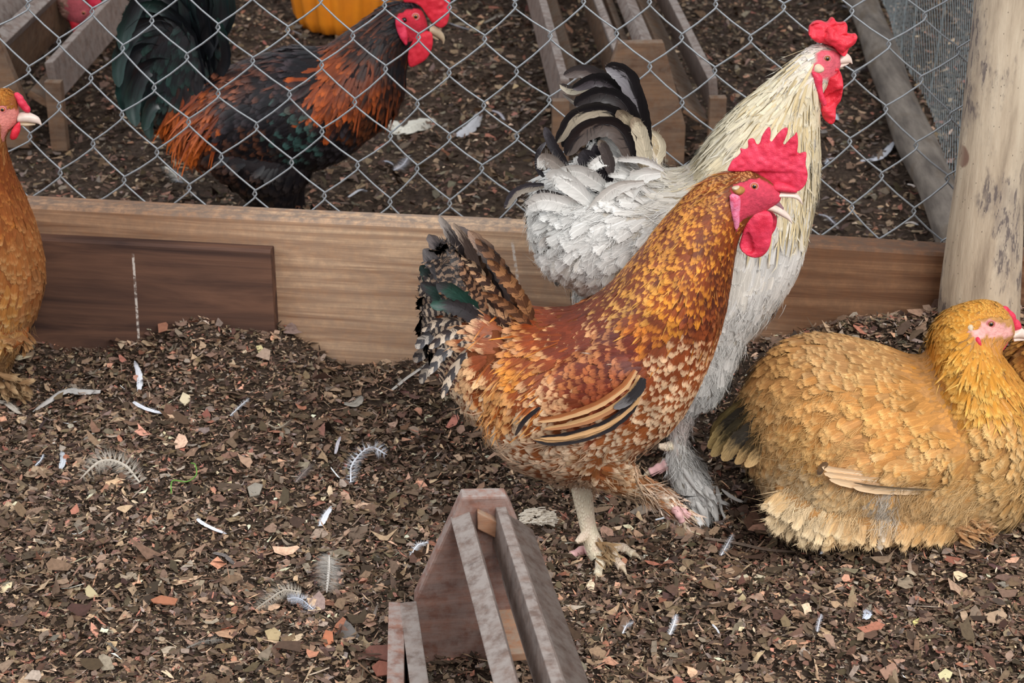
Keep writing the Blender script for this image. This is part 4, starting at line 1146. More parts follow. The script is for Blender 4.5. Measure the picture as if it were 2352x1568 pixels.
# ============================================================ THE SPECKLED BROWN ROOSTER
def brown_rooster():
    b = Bird('rooster', (1395, 1292), yaw=-.10, label='speckled brown rooster with open beak and tall red comb standing on one leg', cat='rooster')
    k6 = crop(1400, 250, 3.136)
    body = b.sweep([(1160, 760, 1092, 920, .042), (1205, 718, 1124, 982, .070), (1262, 724, 1184, 1046, .088), (1335, 714, 1262, 1076, .098), (1400, 667, 1352, 1078, .103),
                    (1448, 612, 1464, 1022, .100), (1488, 562, 1560, 950, .094), (1522, 516, 1628, 825, .082), (1556, 478, 1664, 715, .066), (1592, 440, 1678, 640, .050),
                    (1636, 408, 1690, 570, .037), (1680, 396, 1704, 530, .029), (1722, 393, 1735, 500, .024), (1757, 405, 1762, 480, .020), (1784, 425, 1783, 468, .014), (1796, 436, 1796, 460, .007)], n=90, seg=30, e=2.15)
    rump = b.sweep([(1230, 760, 1168, 975, .066), (1180, 735, 1098, 955, .058), (1135, 690, 1050, 905, .044), (1095, 630, 1008, 835, .032), (1055, 590, 985, 765, .020), (1015, 590, 985, 680, .010)], n=30)
    thigh1 = b.sweep([(1290, 990, 1400, 990, .04), (1295, 1060, 1392, 1060, .035), (1308, 1105, 1374, 1105, .024), (1316, 1128, 1362, 1128, .014)], n=16, off=.045)
    thigh2 = b.sweep([(1400, 960, 1300, 1060, .045), (1440, 1015, 1350, 1100, .036), (1470, 1092, 1420, 1128, .020), (1520, 1122, 1492, 1150, .014), (1556, 1150, 1535, 1174, .009)], n=22, off=-.045)
    wing = b.sweep([(1195, 950, 1200, 1015, .010), (1225, 890, 1240, 1028, .020), (1300, 830, 1300, 1020, .028), (1400, 790, 1400, 985, .032), (1470, 800, 1480, 920, .026), (1500, 830, 1510, 890, .012)], n=26, off=-.078)
    b.mir = True
    wing2 = b.sweep([(1195, 950, 1200, 1015, .010), (1225, 890, 1240, 1028, .020), (1300, 830, 1300, 1020, .028), (1400, 790, 1400, 985, .032), (1470, 800, 1480, 920, .026), (1500, 830, 1510, 890, .012)], n=26, off=.078); b.mir = False
    face = k6((872, 560), (905, 545), (950, 525), (1010, 500), (1060, 500), (1110, 510), (1150, 540), (1200, 560), (1250, 620), (1220, 700), (1180, 770), (1120, 760), (1000, 770), (940, 900), (905, 870), (880, 760), (865, 660))
    b.body([body, rump, thigh1, thigh2, wing, wing2], skin_fn_for(face, (206, 66, 88), (120, 62, 30)), M_body)
    S = feather_mat('speckled_brown_feather', .45, .3, .22, .52, .80, .3, soft=.6, alpha=.22)
    SF = feather_mat('speckled_fluff', .6, .2, .2, .52, .8, .3)
    RU, GO, DK, PB = (128, 60, 24), (216, 142, 58), (78, 36, 22), (236, 206, 172)
    ctl = [(1690, 400, -.9, .2, 9, 4, (112, 62, 34), (196, 138, 84), 0, .1), (1730, 392, -1, -.1, 8, 4, (120, 62, 34), (200, 142, 90), 0, .08), (1752, 402, -1, .1, 5, 3, (112, 62, 34), (190, 130, 76), 0, .05), (1712, 408, -1, .1, 6, 3, (112, 62, 34), (196, 138, 84), 0, .05), (1650, 440, -.8, .5, 11, 5, RU, (206, 136, 64)), (1660, 520, -.5, .85, 13, 6, RU, (214, 138, 54)),
           (1590, 500, -.7, .7, 15, 6, (128, 62, 26), GO), (1620, 580, -.45, .9, 16, 7, (122, 56, 22), (214, 138, 52)), (1560, 580, -.65, .75, 17, 7, RU, GO), (1530, 620, -.7, .7, 19, 8, (120, 56, 24), (222, 150, 62)),
           (1670, 630, -.1, 1, 15, 6, (92, 40, 20), (156, 84, 38)), (1600, 660, -.35, .95, 19, 8, (130, 58, 22), (210, 128, 44)), (1655, 700, -.05, 1, 18, 7, (74, 32, 22), (126, 64, 36)), (1560, 700, -.45, .9, 22, 8, (140, 66, 24), (220, 140, 46)),
           (1480, 680, -.7, .7, 22, 9, (126, 60, 26), (224, 156, 72)), (1430, 700, -.8, .5, 24, 9, (120, 56, 28), (222, 162, 86)), (1500, 740, -.6, .8, 24, 9, (132, 60, 24), (206, 120, 42)), (1620, 740, -.2, .95, 20, 9, (88, 36, 22), (150, 72, 36)),
           (1370, 740, -.95, .25, 22, 11, (112, 48, 28), (206, 150, 102)), (1300, 760, -1, .2, 24, 11, (116, 50, 28), (214, 160, 110)), (1420, 780, -.9, .35, 22, 11, (100, 40, 26), (188, 120, 74)), (1250, 790, -.9, .5, 26, 9, (140, 62, 26), (214, 140, 80)),
           (1210, 850, -.7, .7, 30, 8, (150, 70, 24), (220, 138, 56)), (1160, 900, -.5, .85, 30, 9, (150, 74, 30), (226, 160, 96)), (1100, 850, -.6, .8, 30, 10, (146, 70, 34), (228, 178, 130)), (1080, 930, -.5, .9, 26, 11, (160, 84, 42), PB), (1130, 960, -.4, .9, 26, 9, (160, 80, 34), (222, 160, 100)),
           (1180, 740, -.7, -.7, 34, 12, (124, 62, 34), (198, 144, 104)), (1120, 690, -.65, -.75, 34, 13, (70, 50, 42), (176, 130, 98), 1), (1140, 790, -.8, -.2, 30, 12, (150, 78, 40), (222, 170, 126)), (1050, 620, -.4, -.9, 34, 14, (52, 46, 46), (140, 116, 98), 1),
           (1050, 760, -.8, .2, 30, 13, (60, 54, 54), (180, 160, 140), 1), (1020, 840, -.6, .8, 28, 12, (60, 52, 52), (200, 172, 146), 1), (1040, 920, -.3, 1, 26, 11, (150, 90, 50), PB),
           (1350, 850, -.95, .15, 20, 12, (110, 44, 24), (186, 110, 62)), (1430, 840, -.9, .3, 19, 12, (96, 36, 22), (170, 92, 52)), (1400, 900, -.95, .2, 22, 13, (104, 40, 24), (156, 78, 46)), (1300, 900, -.9, .3, 22, 12, (120, 54, 28), (214, 160, 116)), (1240, 900, -.8, .5, 24, 12, (130, 62, 28), (210, 160, 116)),
           (1260, 960, -.85, .4, 26, 13, (138, 74, 38), (226, 190, 152)), (1590, 800, -.35, .9, 20, 12, (138, 66, 32), (230, 186, 146)), (1640, 790, -.1, 1, 18, 11, (126, 56, 28), (214, 160, 118)), (1530, 830, -.5, .85, 20, 12, (134, 64, 32), (226, 182, 142)), (1560, 900, -.6, .8, 20, 13, (142, 72, 36), (230, 192, 154)),
           (1500, 960, -.75, .65, 21, 13, (148, 82, 42), (232, 196, 160)), (1440, 1030, -.85, .5, 22, 14, (152, 88, 48), (234, 204, 172)), (1340, 1070, -.95, .25, 23, 14, (152, 88, 48), (232, 200, 168)), (1230, 1060, -.9, -.1, 23, 14, (154, 88, 48), (234, 206, 176)), (1160, 1010, -.7, .3, 23, 13, (156, 86, 44), (236, 208, 178)),
           (1130, 1000, -.6, .6, 24, 12, (158, 88, 44), PB), (1400, 1075, .9, .4, 24, 9, (150, 92, 52), (214, 178, 140)), (1460, 1105, .9, .4, 26, 7, (160, 106, 64), (222, 196, 166)), (1540, 1150, .9, .45, 24, 6, (180, 132, 96), (230, 208, 188)), (1340, 1115, 0, 1, 14, 9, (150, 90, 54), (226, 196, 164))]
    face2 = k6((880, 566), (905, 550), (950, 530), (1010, 505), (1060, 502), (1110, 512), (1145, 545), (1260, 560), (1300, 900), (1180, 800), (1120, 780), (960, 780), (935, 900), (905, 875), (880, 760), (870, 660))
    ex = lambda q, P: inpoly(q, face2) | (q[:, 0] > 1742) & (q[:, 1] < 520)
    b.plumage('body_plumage', ctl, S, 'round', cover=7.5, nmax=21000, exclude=ex, jag=.14, fringe=2, curl=.10, power=5, rows=6)
    b.down('down_feathers', [c for c in ctl if c[1] > 820 and c[8:9] != (1,)], S, n=700, strands=6, width=.0007, lmul=1.0, region=lambda q, P: ((q[:, 1] > 1010) | (q[:, 0] < 1150) & (q[:, 1] > 880)))
    # neck hackles: long thin glossy
    hk = [(1600, 600, -.5, .9, 30, 3.2, (150, 72, 26), (226, 160, 72)), (1500, 700, -.65, .75, 34, 3.6, (150, 74, 26), (226, 160, 72)), (1580, 740, -.4, .9, 36, 3.6, (112, 46, 22), (196, 118, 44)), (1650, 680, -.1, 1, 28, 3.2, (86, 36, 22), (170, 108, 60)), (1250, 820, -.8, .7, 46, 3.6, (160, 78, 24), (232, 150, 60)), (1180, 900, -.6, .85, 46, 3.6, (164, 82, 26), (236, 170, 100)), (1350, 760, -.9, .3, 30, 4, (110, 50, 34), (220, 190, 170))]
    b.plumage('hackle_feathers', hk, S, 'hackle', cover=.55, nmax=1500, exclude=lambda q, P: ex(q, P) | (q[:, 1] > 980) | (q[:, 0] < 1120) | ((q[:, 1] > 830) & (q[:, 0] > 1290)), fringe=0, curl=.05, lift_k=.5, spread=.05)
    # wing flight feathers
    FL = feather_mat('flight_feather', .5, .35, .2, .6, .85, .1)
    CR, BK = (212, 166, 116), (40, 34, 36)
    for sgn in (-1, 1):
        b.mir = sgn > 0
        wl = [([(1475, 885), (1440, 950), (1370, 995), (1280, 1015), (1225, 1010)], 24, CR, BK, 2), ([(1478, 875), (1450, 930), (1385, 975), (1300, 1000), (1240, 1005)], 24, BK, CR, 2),
              ([(1470, 862), (1445, 908), (1380, 952), (1310, 975), (1250, 985)], 22, CR, (176, 120, 80), 2), ([(1460, 850), (1430, 890), (1370, 930), (1300, 955), (1235, 968)], 24, (170, 104, 62), (214, 168, 120), 2)]
        if sgn == -1: wl += [([(1478, 868), (1466, 895), (1440, 920), (1410, 938)], 30, (50, 46, 48), (120, 116, 116), 0), ([(1240, 935), (1205, 965), (1183, 1000)], 14, (40, 34, 36), (60, 50, 48), 0)]
        for i, (p, w, A, B, pat) in enumerate(wl):
            b.tail(p, w * .8, A, B, pat, FL, off=(sgn * (.108 + .002 * i), sgn * (.114 + .0015 * i)) if i < 4 else (sgn * .117, sgn * .116), name='flight_feather', shaft=.0008, camber=.15, barbs=0)
    b.mir = False
    # tail feathers
    TL = feather_mat('dark_tail_feather', .4, .45, .28, .72, .95, .15, barfreq=34)
    K1, G1, W1 = (48, 44, 46), (44, 66, 60), (200, 182, 162)
    spec = [([(1215, 750), (1180, 660), (1140, 600), (1092, 548)], 34, (74, 56, 48), (136, 98, 74), 1, -.03), ([(1205, 745), (1165, 650), (1120, 580), (1075, 530)], 36, (70, 60, 58), (150, 120, 100), 0, .0), ([(1225, 755), (1200, 690), (1165, 640), (1120, 596)], 32, (96, 62, 42), (160, 112, 74), 1, -.04),
            ([(1190, 745), (1140, 640), (1095, 570), (1048, 520)], 36, (64, 58, 60), (120, 108, 104), 0, .02), ([(1225, 760), (1190, 720), (1150, 690), (1105, 670)], 26, (90, 62, 46), (160, 112, 78), 1, -.055), ([(1130, 740), (1085, 640), (1050, 560), (1010, 496)], 34, (66, 58, 58), (170, 158, 150), 0, .02), ([(1140, 740), (1105, 640), (1075, 560), (1042, 512)], 30, (80, 66, 60), (190, 168, 150), 0, -.02), ([(1150, 745), (1125, 660), (1098, 590), (1062, 534)], 30, (84, 68, 58), (150, 118, 94), 1, .01),
            ([(1120, 745), (1065, 650), (1020, 580), (984, 538)], 40, (56, 52, 54), (110, 100, 98), 0, .0), ([(1115, 750), (1055, 670), (1005, 615), (972, 572)], 40, K1, (96, 90, 90), 0, -.01), ([(1110, 755), (1050, 690), (1000, 645), (965, 610)], 38, K1, G1, 0, .0),
            ([(1110, 765), (1050, 712), (1005, 675), (966, 650)], 36, G1, K1, 0, -.03), ([(1130, 775), (1080, 705), (1040, 668), (1002, 652)], 38, (40, 70, 60), (60, 60, 62), 0, -.045), ([(1135, 790), (1085, 725), (1035, 702), (988, 700)], 34, K1, (52, 84, 74), 0, -.055),
            ([(1150, 770), (1130, 690), (1100, 620), (1060, 590)], 24, (60, 48, 44), (214, 180, 146), 1, -.05), ([(1170, 770), (1150, 700), (1120, 650), (1080, 622)], 24, (70, 50, 44), (206, 160, 120), 1, -.055),
            ([(1130, 800), (1070, 745), (1010, 735), (968, 760)], 30, (62, 58, 60), W1, 1, -.05), ([(1130, 810), (1080, 765), (1030, 765), (985, 800)], 30, (58, 52, 54), W1, 1, -.055), ([(1120, 790), (1050, 760), (990, 770), (955, 800)], 30, (66, 62, 64), (170, 160, 150), 1, -.03),
            ([(1135, 790), (1100, 790), (1060, 820), (1030, 870), (1015, 915)], 24, (64, 60, 62), W1, 1, -.062), ([(1120, 780), (1075, 775), (1020, 810), (985, 860)], 30, (60, 56, 58), (186, 170, 154), 1, -.045), ([(1110, 780), (1040, 780), (985, 800), (950, 830)], 30, (70, 66, 68), (176, 160, 146), 1, .02),
            ([(1115, 790), (1050, 800), (990, 840), (965, 880)], 26, (90, 84, 84), (190, 176, 160), 1, .01)]
    for p, w, A, B, pat, o in spec:
        b.tail(p, w, A, B, pat, TL, off=(o * .4, o), twist=rng.uniform(-.5, .5), shaft=.0008, camber=.3, barbs=60, jag=.12)
    # head
    comb = k6((845, 445), (870, 395), (885, 368), (930, 335), (946, 312), (938, 282), (962, 288), (985, 288), (1000, 275), (996, 228), (1022, 210), (1046, 222), (1060, 258), (1084, 245), (1100, 190), (1148, 128), (1162, 170), (1152, 240), (1170, 235), (1195, 200), (1240, 150), (1282, 135), (1276, 190), (1242, 262), (1262, 258), (1300, 215),
              (1336, 185), (1346, 158), (1356, 200), (1358, 260), (1352, 322), (1375, 318), (1418, 312), (1412, 400), (1428, 470), (1412, 540), (1372, 584), (1320, 594), (1275, 590), (1215, 590), (1150, 560), (1110, 520), (1060, 480), (1000, 450), (930, 452))
    cmb = b.flap('comb', comb, .009, M_comb, smooth_it=3, voxel=.0013, puff=.45, bend=lambda x, y: .003 * math.sin(x * .03))
    # comb fold over the nostril
    b.horn('comb_fold', [(*k6((1150, 560))[0], *k6((1165, 590))[0], .006), (*k6((1200, 515))[0], *k6((1215, 590))[0], .011), (*k6((1280, 520))[0], *k6((1290, 598))[0], .011), (*k6((1350, 560))[0], *k6((1350, 600))[0], .007)], M_comb, parent=cmb)
    b.horn('upper_beak', [(*k6((1130, 572))[0], *k6((1130, 660))[0], .012), (*k6((1200, 585))[0], *k6((1210, 632))[0], .010), (*k6((1290, 594))[0], *k6((1290, 634))[0], .0075), (*k6((1345, 608))[0], *k6((1338, 644))[0], .0055), (*k6((1378, 642))[0], *k6((1366, 664))[0], .003), (*k6((1394, 688))[0], *k6((1388, 690))[0], .0008)], M_beak)
    b.horn('lower_beak', [(*k6((1110, 640))[0], *k6((1080, 720))[0], .011), (*k6((1170, 668))[0], *k6((1155, 730))[0], .009), (*k6((1225, 700))[0], *k6((1205, 752))[0], .007), (*k6((1270, 736))[0], *k6((1250, 778))[0], .005), (*k6((1302, 775))[0], *k6((1288, 800))[0], .003), (*k6((1318, 822))[0], *k6((1312, 826))[0], .0008)], M_beak)
    b.horn('mouth_lining', [(*k6((1120, 630))[0], *k6((1120, 680))[0], .009), (*k6((1160, 640))[0], *k6((1165, 682))[0], .007), (*k6((1215, 662))[0], *k6((1210, 702))[0], .004), (*k6((1255, 712))[0], *k6((1250, 730))[0], .002)], M_mouth)
    wt = k6((990, 770), (1030, 738), (1090, 725), (1150, 740), (1178, 790), (1172, 880), (1155, 990), (1112, 1050), (1052, 1072), (985, 1050), (938, 1000), (942, 945), (965, 870))
    b.flap('wattle', wt, .006, M_comb, off=-.013, smooth_it=4, voxel=.0013, bend=lambda x, y: -.004 * math.sin((x - 1700) * .09))
    wt2 = k6((1110, 740), (1160, 735), (1205, 780), (1200, 850), (1172, 900), (1140, 960), (1080, 1000), (1040, 960), (1050, 850))
    b.flap('wattle', wt2, .006, M_comb, off=.013, smooth_it=4, voxel=.0013)
    for s_, m_ in ((-1, False), (1, True)):
        b.flap('ear_flap', k6((862, 625), (885, 610), (925, 622), (945, 650), (940, 760), (938, 830), (920, 868), (900, 862), (888, 800), (872, 720)), .006, M_shiny if s_ < 0 else M_face, off=s_ * .030, smooth_it=4, voxel=.0014, label='shiny pink ear flap' if s_ < 0 else None)
    b.patch('ear_lobe', *k6((928, 588))[0], 16, 11, M_lobeo, rot=.2, bulge=.0065)
    b.patch('ear_tuft', *k6((910, 570))[0], 10, 6, M_lobe, rot=-.2, bulge=.0085)
    b.eye(*k6((1042, 557))[0], 8.0, 'orange')
    # standing leg
    b.limb('leg', [(1338, 1085, .03), (1336, 1120, .028), (1344, 1170, .02), (1352, 1215, .012), (1364, 1250, .006), (1378, 1282, .0)], [.014, .0135, .0115, .0105, .0125, .0125], M_leg, seg=16)
    b.limb('spur', [(1352, 1222, .008), (1338, 1234, 0), (1324, 1245, -.006)], [.0065, .006, .003], M_leg)
    G = lambda x, y, up=.006: on_ground(x, y) + np.array([0, 0, up])
    a0 = b.pt(1376, 1275, 0)
    b.toe([a0, G(1345, 1278, .010), G(1312, 1284)], .0075, M_legp)
    b.toe([a0, G(1400, 1290, .012), G(1428, 1312)], .0085, M_leg)
    b.toe([a0, G(1420, 1275, .012), G(1455, 1282)], .008, M_leg)
    b.toe([a0, G(1380, 1300, .012), G(1372, 1330)], .008, M_leg)
    # feather tuft at the outer toe and the raised foot
    n = 30; a1 = b.pt(1385, 1262, -.01)
    rt = a1 + rng.normal(0, .007, (n, 3)); dd = np.array([.55, -.35, -.6]) + rng.normal(0, .35, (n, 3))
    one = np.ones(n)
    me = feathers_mesh('foot_feathers', rt, dd, np.cross(dd, rng.normal(0, 1, (n, 3))), one * .020, one * .005, np.repeat(lin((160, 128, 92))[None], n, 0), np.repeat(lin((196, 168, 130))[None], n, 0), one * 0, SF, 'hackle', .2, .3, 6, .1, 3)
    b.add('foot_feathers', me)
    n = 90; A = b.pt(1470, 1110, -.045); Bq = b.pt(1548, 1166, -.045)
    t_ = rng.random(n)[:, None]; rt = A * (1 - t_) + Bq * t_ + rng.normal(0, .006, (n, 3)); dd = (Bq - A) / np.linalg.norm(Bq - A) + rng.normal(0, .11, (n, 3)); one = np.ones(n)
    me = feathers_mesh('foot_feathers', rt, dd, np.cross(dd, rng.normal(0, 1, (n, 3))), one * .036, one * .007, np.repeat(lin((176, 124, 88))[None], n, 0), np.repeat(lin((226, 202, 182))[None], n, 0), one * 0, SF, 'hackle', .15, .2, 6, .1, 3)
    b.add('foot_feathers', me)
    a0 = b.pt(1545, 1163, -.045)
    for dx, dy, oo in ((38, 22, -.05), (22, 34, -.06), (34, 10, -.03), (-8, 26, -.045)):
        b.toe([a0, b.pt(1545 + dx * .5, 1163 + dy * .4, oo), b.pt(1545 + dx, 1163 + dy, oo)], .006, M_legp)
    return b
brown = brown_rooster()
# ============================================================ HENS
M_buff = feather_mat('buff_feather', .65, .15, .14, .55, .9, .10, soft=.72, alpha=.42)
M_buffp = feather_mat('buff_loose_feather', .65, .15, .14, .55, .9, .10, alpha=.2)
def buff_hen():
    b = Bird('hen', (2000, 1150), ground=.01, label='golden buff hen sitting on the litter in front of the timber post', cat='hen', voxel=.005)
    k8 = crop(1600, 650, 2.412)
    body = b.sweep([(1690, 950, 1712, 1050, .03), (1740, 868, 1755, 1115, .07), (1795, 818, 1800, 1170, .10), (1865, 793, 1862, 1192, .122), (1950, 797, 1960, 1196, .13), (2045, 822, 2060, 1196, .13), (2112, 842, 2150, 1200, .125), (2140, 832, 2250, 1196, .115),
                    (2148, 802, 2335, 1150, .118), (2154, 772, 2385, 1040, .108), (2168, 742, 2375, 930, .082), (2192, 718, 2330, 860, .056), (2225, 700, 2298, 815, .034), (2262, 692, 2302, 792, .027), (2298, 700, 2318, 780, .020), (2324, 722, 2332, 765, .012)], n=90, seg=30, e=2.15)
    wing = b.sweep([(1880, 1068, 1890, 1092, .010), (1950, 1030, 1965, 1112, .020), (2060, 1005, 2080, 1128, .026), (2160, 1000, 2180, 1115, .022), (2220, 1015, 2230, 1085, .012, -.102), (2260, 1035, 2260, 1055, .004, -.090)], n=26, off=-.108)
    b.mir = True
    wing2 = b.sweep([(1880, 1068, 1890, 1092, .010), (1950, 1030, 1965, 1112, .020), (2060, 1005, 2080, 1128, .026), (2160, 1000, 2180, 1115, .022), (2220, 1015, 2230, 1085, .012, .102), (2260, 1035, 2260, 1055, .004, .090)], n=26, off=.108); b.mir = False
    fl = b.sweep([(1770, 1080, 1790, 1190, .06), (1850, 1090, 1870, 1204, .075), (1960, 1110, 1980, 1200, .075), (2100, 1120, 2110, 1200, .07), (2190, 1130, 2200, 1208, .05)], n=22, off=-.06)
    face = k8((1560, 215), (1620, 205), (1690, 230), (1745, 245), (1760, 290), (1720, 305), (1680, 300), (1640, 300), (1600, 290), (1575, 320), (1550, 310), (1520, 290), (1510, 250), (1540, 240), (1580, 260))
    b.body([body, wing, wing2, fl], skin_fn_for(face, (232, 168, 160), (190, 138, 82)), M_body)
    BF, BT, GN, GT = (196, 136, 74), (224, 172, 108), (206, 140, 52), (228, 170, 82)
    PL = (230, 204, 164)
    ctl = [(2290, 705, -.9, .2, 9, 5, (190, 128, 54), GT, 0, .06), (2240, 715, -.9, .5, 12, 6, (200, 134, 50), GT, 0, .08), (2200, 770, -.5, .85, 18, 7, GN, GT, 0, .1), (2270, 800, -.1, 1, 16, 6, (206, 140, 60), GT, 0, .1), (2290, 770, -.5, .8, 7, 3.5, (200, 140, 84), (222, 170, 116), 0, .04), (2300, 720, -1, .1, 6, 3, (196, 132, 58), GT, 0, .04), (2265, 735, -1, .2, 7, 3.5, (196, 132, 58), GT, 0, .04), (2180, 830, -.5, .85, 26, 8, GN, (230, 176, 90)),
           (2260, 870, -.05, 1, 28, 8, GN, (230, 178, 92)), (2310, 900, .25, .95, 28, 8, (200, 136, 60), GT), (2220, 930, -.15, 1, 30, 10, (206, 144, 62), (230, 178, 96)), (2140, 880, -.7, .6, 28, 12, (190, 134, 72), BT), (2040, 850, -.9, .25, 24, 15, (180, 132, 80), (222, 176, 116)), (1930, 820, -1, .2, 24, 16, (176, 130, 82), (220, 176, 120)),
           (1830, 850, -.8, .6, 26, 15, (186, 134, 80), BT), (1770, 930, -.5, .85, 30, 14, (192, 140, 84), (222, 178, 120)), (1900, 920, -.7, .6, 30, 15, BF, BT), (2020, 930, -.8, .5, 32, 15, BF, (226, 174, 106)), (1880, 1000, -.5, .8, 34, 14, BF, (228, 182, 118)), (1780, 1020, -.5, .8, 34, 14, (200, 148, 92), (228, 188, 132)),
           (2060, 1000, -.9, .3, 30, 15, (198, 136, 72), (222, 168, 100)), (2180, 980, -.9, .35, 30, 15, (202, 142, 76), (226, 176, 108)), (2300, 990, -.7, .5, 28, 15, (206, 148, 84), (230, 184, 120)), (2000, 1060, -1, .15, 30, 16, (204, 146, 88), (228, 178, 114)), (2140, 1070, -.95, .15, 30, 16, (206, 150, 90), (230, 184, 122)),
           (2260, 1080, -.8, .2, 30, 15, (208, 156, 94), (232, 190, 130)), (2350, 1050, -.5, .4, 28, 14, (206, 156, 96), (230, 188, 130)), (1800, 1110, -.5, .8, 34, 13, (214, 176, 126), PL, 0, .14), (1850, 1170, -.4, .9, 32, 12, (218, 188, 146), PL, 0, .14), (1960, 1150, -.4, .8, 32, 12, (214, 170, 116), (232, 200, 152), 0, .18), (2030, 1150, -.2, .9, 20, 9, (204, 190, 172), (228, 218, 204), 0, .14), (1980, 1165, -.4, .9, 26, 11, (212, 168, 116), (230, 196, 148)), (2080, 1165, -.4, .9, 26, 11, (208, 162, 108), (226, 188, 138)), (2030, 1110, -.6, .7, 26, 12, (206, 156, 98), (228, 186, 130)),
           (2120, 1160, -.5, .7, 30, 12, (210, 160, 102), (228, 188, 136)), (2240, 1160, -.8, .5, 30, 13, (212, 166, 110), (232, 196, 144)), (1710, 960, -.8, .5, 36, 13, (120, 100, 66), (190, 158, 106)), (1700, 1020, -.8, .4, 34, 12, (110, 92, 62), (186, 156, 110))]
    face_x = k8((1570, 190), (1700, 185), (1760, 240), (1760, 300), (1720, 305), (1640, 300), (1600, 290), (1575, 320), (1550, 310), (1520, 290), (1510, 250), (1540, 240), (1575, 255))
    ex = lambda q, P: inpoly(q, face_x) | ((q[:, 0] > 2318) & (q[:, 1] < 790))
    b.plumage('body_plumage', ctl, M_buff, 'round', cover=6.0, nmax=14000, exclude=ex, jag=.14, fringe=6, curl=.07, lift_k=.75, power=5, rows=6)
    hk = [(2200, 770, -.4, .9, 34, 4.5, (208, 144, 58), (236, 186, 98)), (2180, 850, -.5, .85, 44, 5, (208, 144, 58), (238, 188, 100)), (2260, 880, 0, 1, 46, 5, (208, 142, 56), (238, 188, 100)), (2310, 900, .3, .95, 42, 5, (196, 130, 56), (230, 178, 92))]
    b.plumage('hackle_feathers', hk, M_buff, 'hackle', cover=1.6, nmax=1500, region=lambda q, P: ~ex(q, P) & (q[:, 0] > 2140) & (q[:, 1] < 930) & (q[:, 1] > 790), fringe=2, curl=.05, lift_k=.35, spread=.06)
    b.down('down_feathers', ctl, M_buff, n=3000, strands=10, width=.0003, lmul=.8, region=lambda q, P: (q[:, 1] > 1090) | ((q[:, 0] < 1980) & (q[:, 1] > 900)))
    # primaries
    FL = feather_mat('buff_flight_feather', .45, .3, .14, .7, .95, .05)
    for s_ in (-1, 1):
        b.mir = s_ > 0
        for i, p in enumerate([((2060, 1092), (1990, 1090), (1930, 1082), (1888, 1072)), ((2080, 1104), (2010, 1104), (1940, 1096), (1893, 1086)), ((2110, 1118), (2030, 1118), (1960, 1112), (1905, 1100)), ((2150, 1122), (2080, 1126), (2010, 1124), (1960, 1118))]):
            b.tail(p, 20, (238, 202, 160), (240, 206, 166), 0, FL, off=(s_ * (.126 + i * .0006), s_ * (.140 + i * .0006)), name='flight_feather', shaft=.0011, camber=.2)
        b.tail(((1900, 1062), (1888, 1072), (1880, 1090)), 16, (120, 92, 66), (90, 72, 58), 0, FL, off=(s_ * .14, s_ * .138), name='flight_feather', shaft=.0006)
        b.tail(((2140, 1125), (2080, 1122), (2010, 1116), (1960, 1108)), 5, (110, 92, 70), (90, 76, 60), 0, FL, off=(s_ * .1445, s_ * .142), name='flight_feather', shaft=.0006)
    b.mir = False
    TL = feather_mat('mottled_tail_feather', .5, .3, .3, .62, .90, .25)
    for p, w, A, B, o in [(((1760, 900), (1700, 925), (1655, 965), (1632, 1010)), 40, (120, 104, 68), (176, 150, 100), 0), (((1765, 915), (1700, 950), (1660, 985), (1628, 1030)), 42, (58, 52, 44), (186, 160, 108), -.02), (((1770, 930), (1710, 965), (1670, 1000), (1634, 1048)), 44, (70, 62, 46), (186, 160, 110), -.03),
                         (((1775, 950), (1725, 985), (1690, 1015), (1660, 1058)), 40, (60, 54, 46), (190, 160, 112), -.045), (((1780, 965), (1745, 1000), (1715, 1030), (1690, 1066)), 36, (84, 70, 50), (200, 166, 116), -.055), (((1790, 985), (1765, 1015), (1740, 1040), (1712, 1072)), 34, (96, 78, 54), (204, 170, 120), -.065), (((1750, 900), (1700, 930), (1650, 975), (1640, 1040)), 36, (90, 78, 56), (180, 154, 110), .02)]:
        b.tail(p, w, A, B, 0, TL, off=(o, o), twist=rng.uniform(-.2, .5), shaft=.0009, camber=.35, barbs=50)
    comb = k8((1692, 150), (1700, 128), (1722, 130), (1738, 150), (1752, 160), (1768, 178), (1770, 198), (1788, 208), (1800, 235), (1796, 252), (1762, 262), (1738, 248), (1728, 220), (1728, 196), (1702, 172))
    b.flap('comb', comb, .007, M_comb, smooth_it=3, voxel=.0014)
    b.horn('upper_beak', [(*k8((1745, 262))[0], *k8((1745, 300))[0], .010), (*k8((1790, 246))[0], *k8((1785, 300))[0], .008), (*k8((1820, 262))[0], *k8((1816, 306))[0], .005), (*k8((1845, 290))[0], *k8((1838, 318))[0], .0025), (*k8((1852, 322))[0], *k8((1848, 326))[0], .0008)], M_beak)
    b.horn('lower_beak', [(*k8((1750, 292))[0], *k8((1752, 318))[0], .008), (*k8((1790, 300))[0], *k8((1788, 316))[0], .005), (*k8((1825, 312))[0], *k8((1822, 318))[0], .001)], M_beak)
    for s_ in (-1, 1):
        b.flap('wattle', k8((1655, 352), (1690, 330), (1700, 312), (1722, 304), (1726, 325), (1706, 362), (1682, 384), (1664, 376)), .006, M_comb, off=s_ * .012, smooth_it=3, voxel=.0014)
    b.patch('ear_lobe', *k8((1518, 252))[0], 7, 9, M_lobe, bulge=.003)
    b.patch('ear_patch', *k8((1565, 330))[0], 6, 14, M_comb, rot=-.35, bulge=.003)
    b.eye(*k8((1630, 226))[0], 7.6, 'brown')
    # tucked foot
    n = 120; A = b.pt(2130, 1185, -.09); Bq = b.pt(2250, 1215, -.11); t_ = rng.random(n)[:, None]
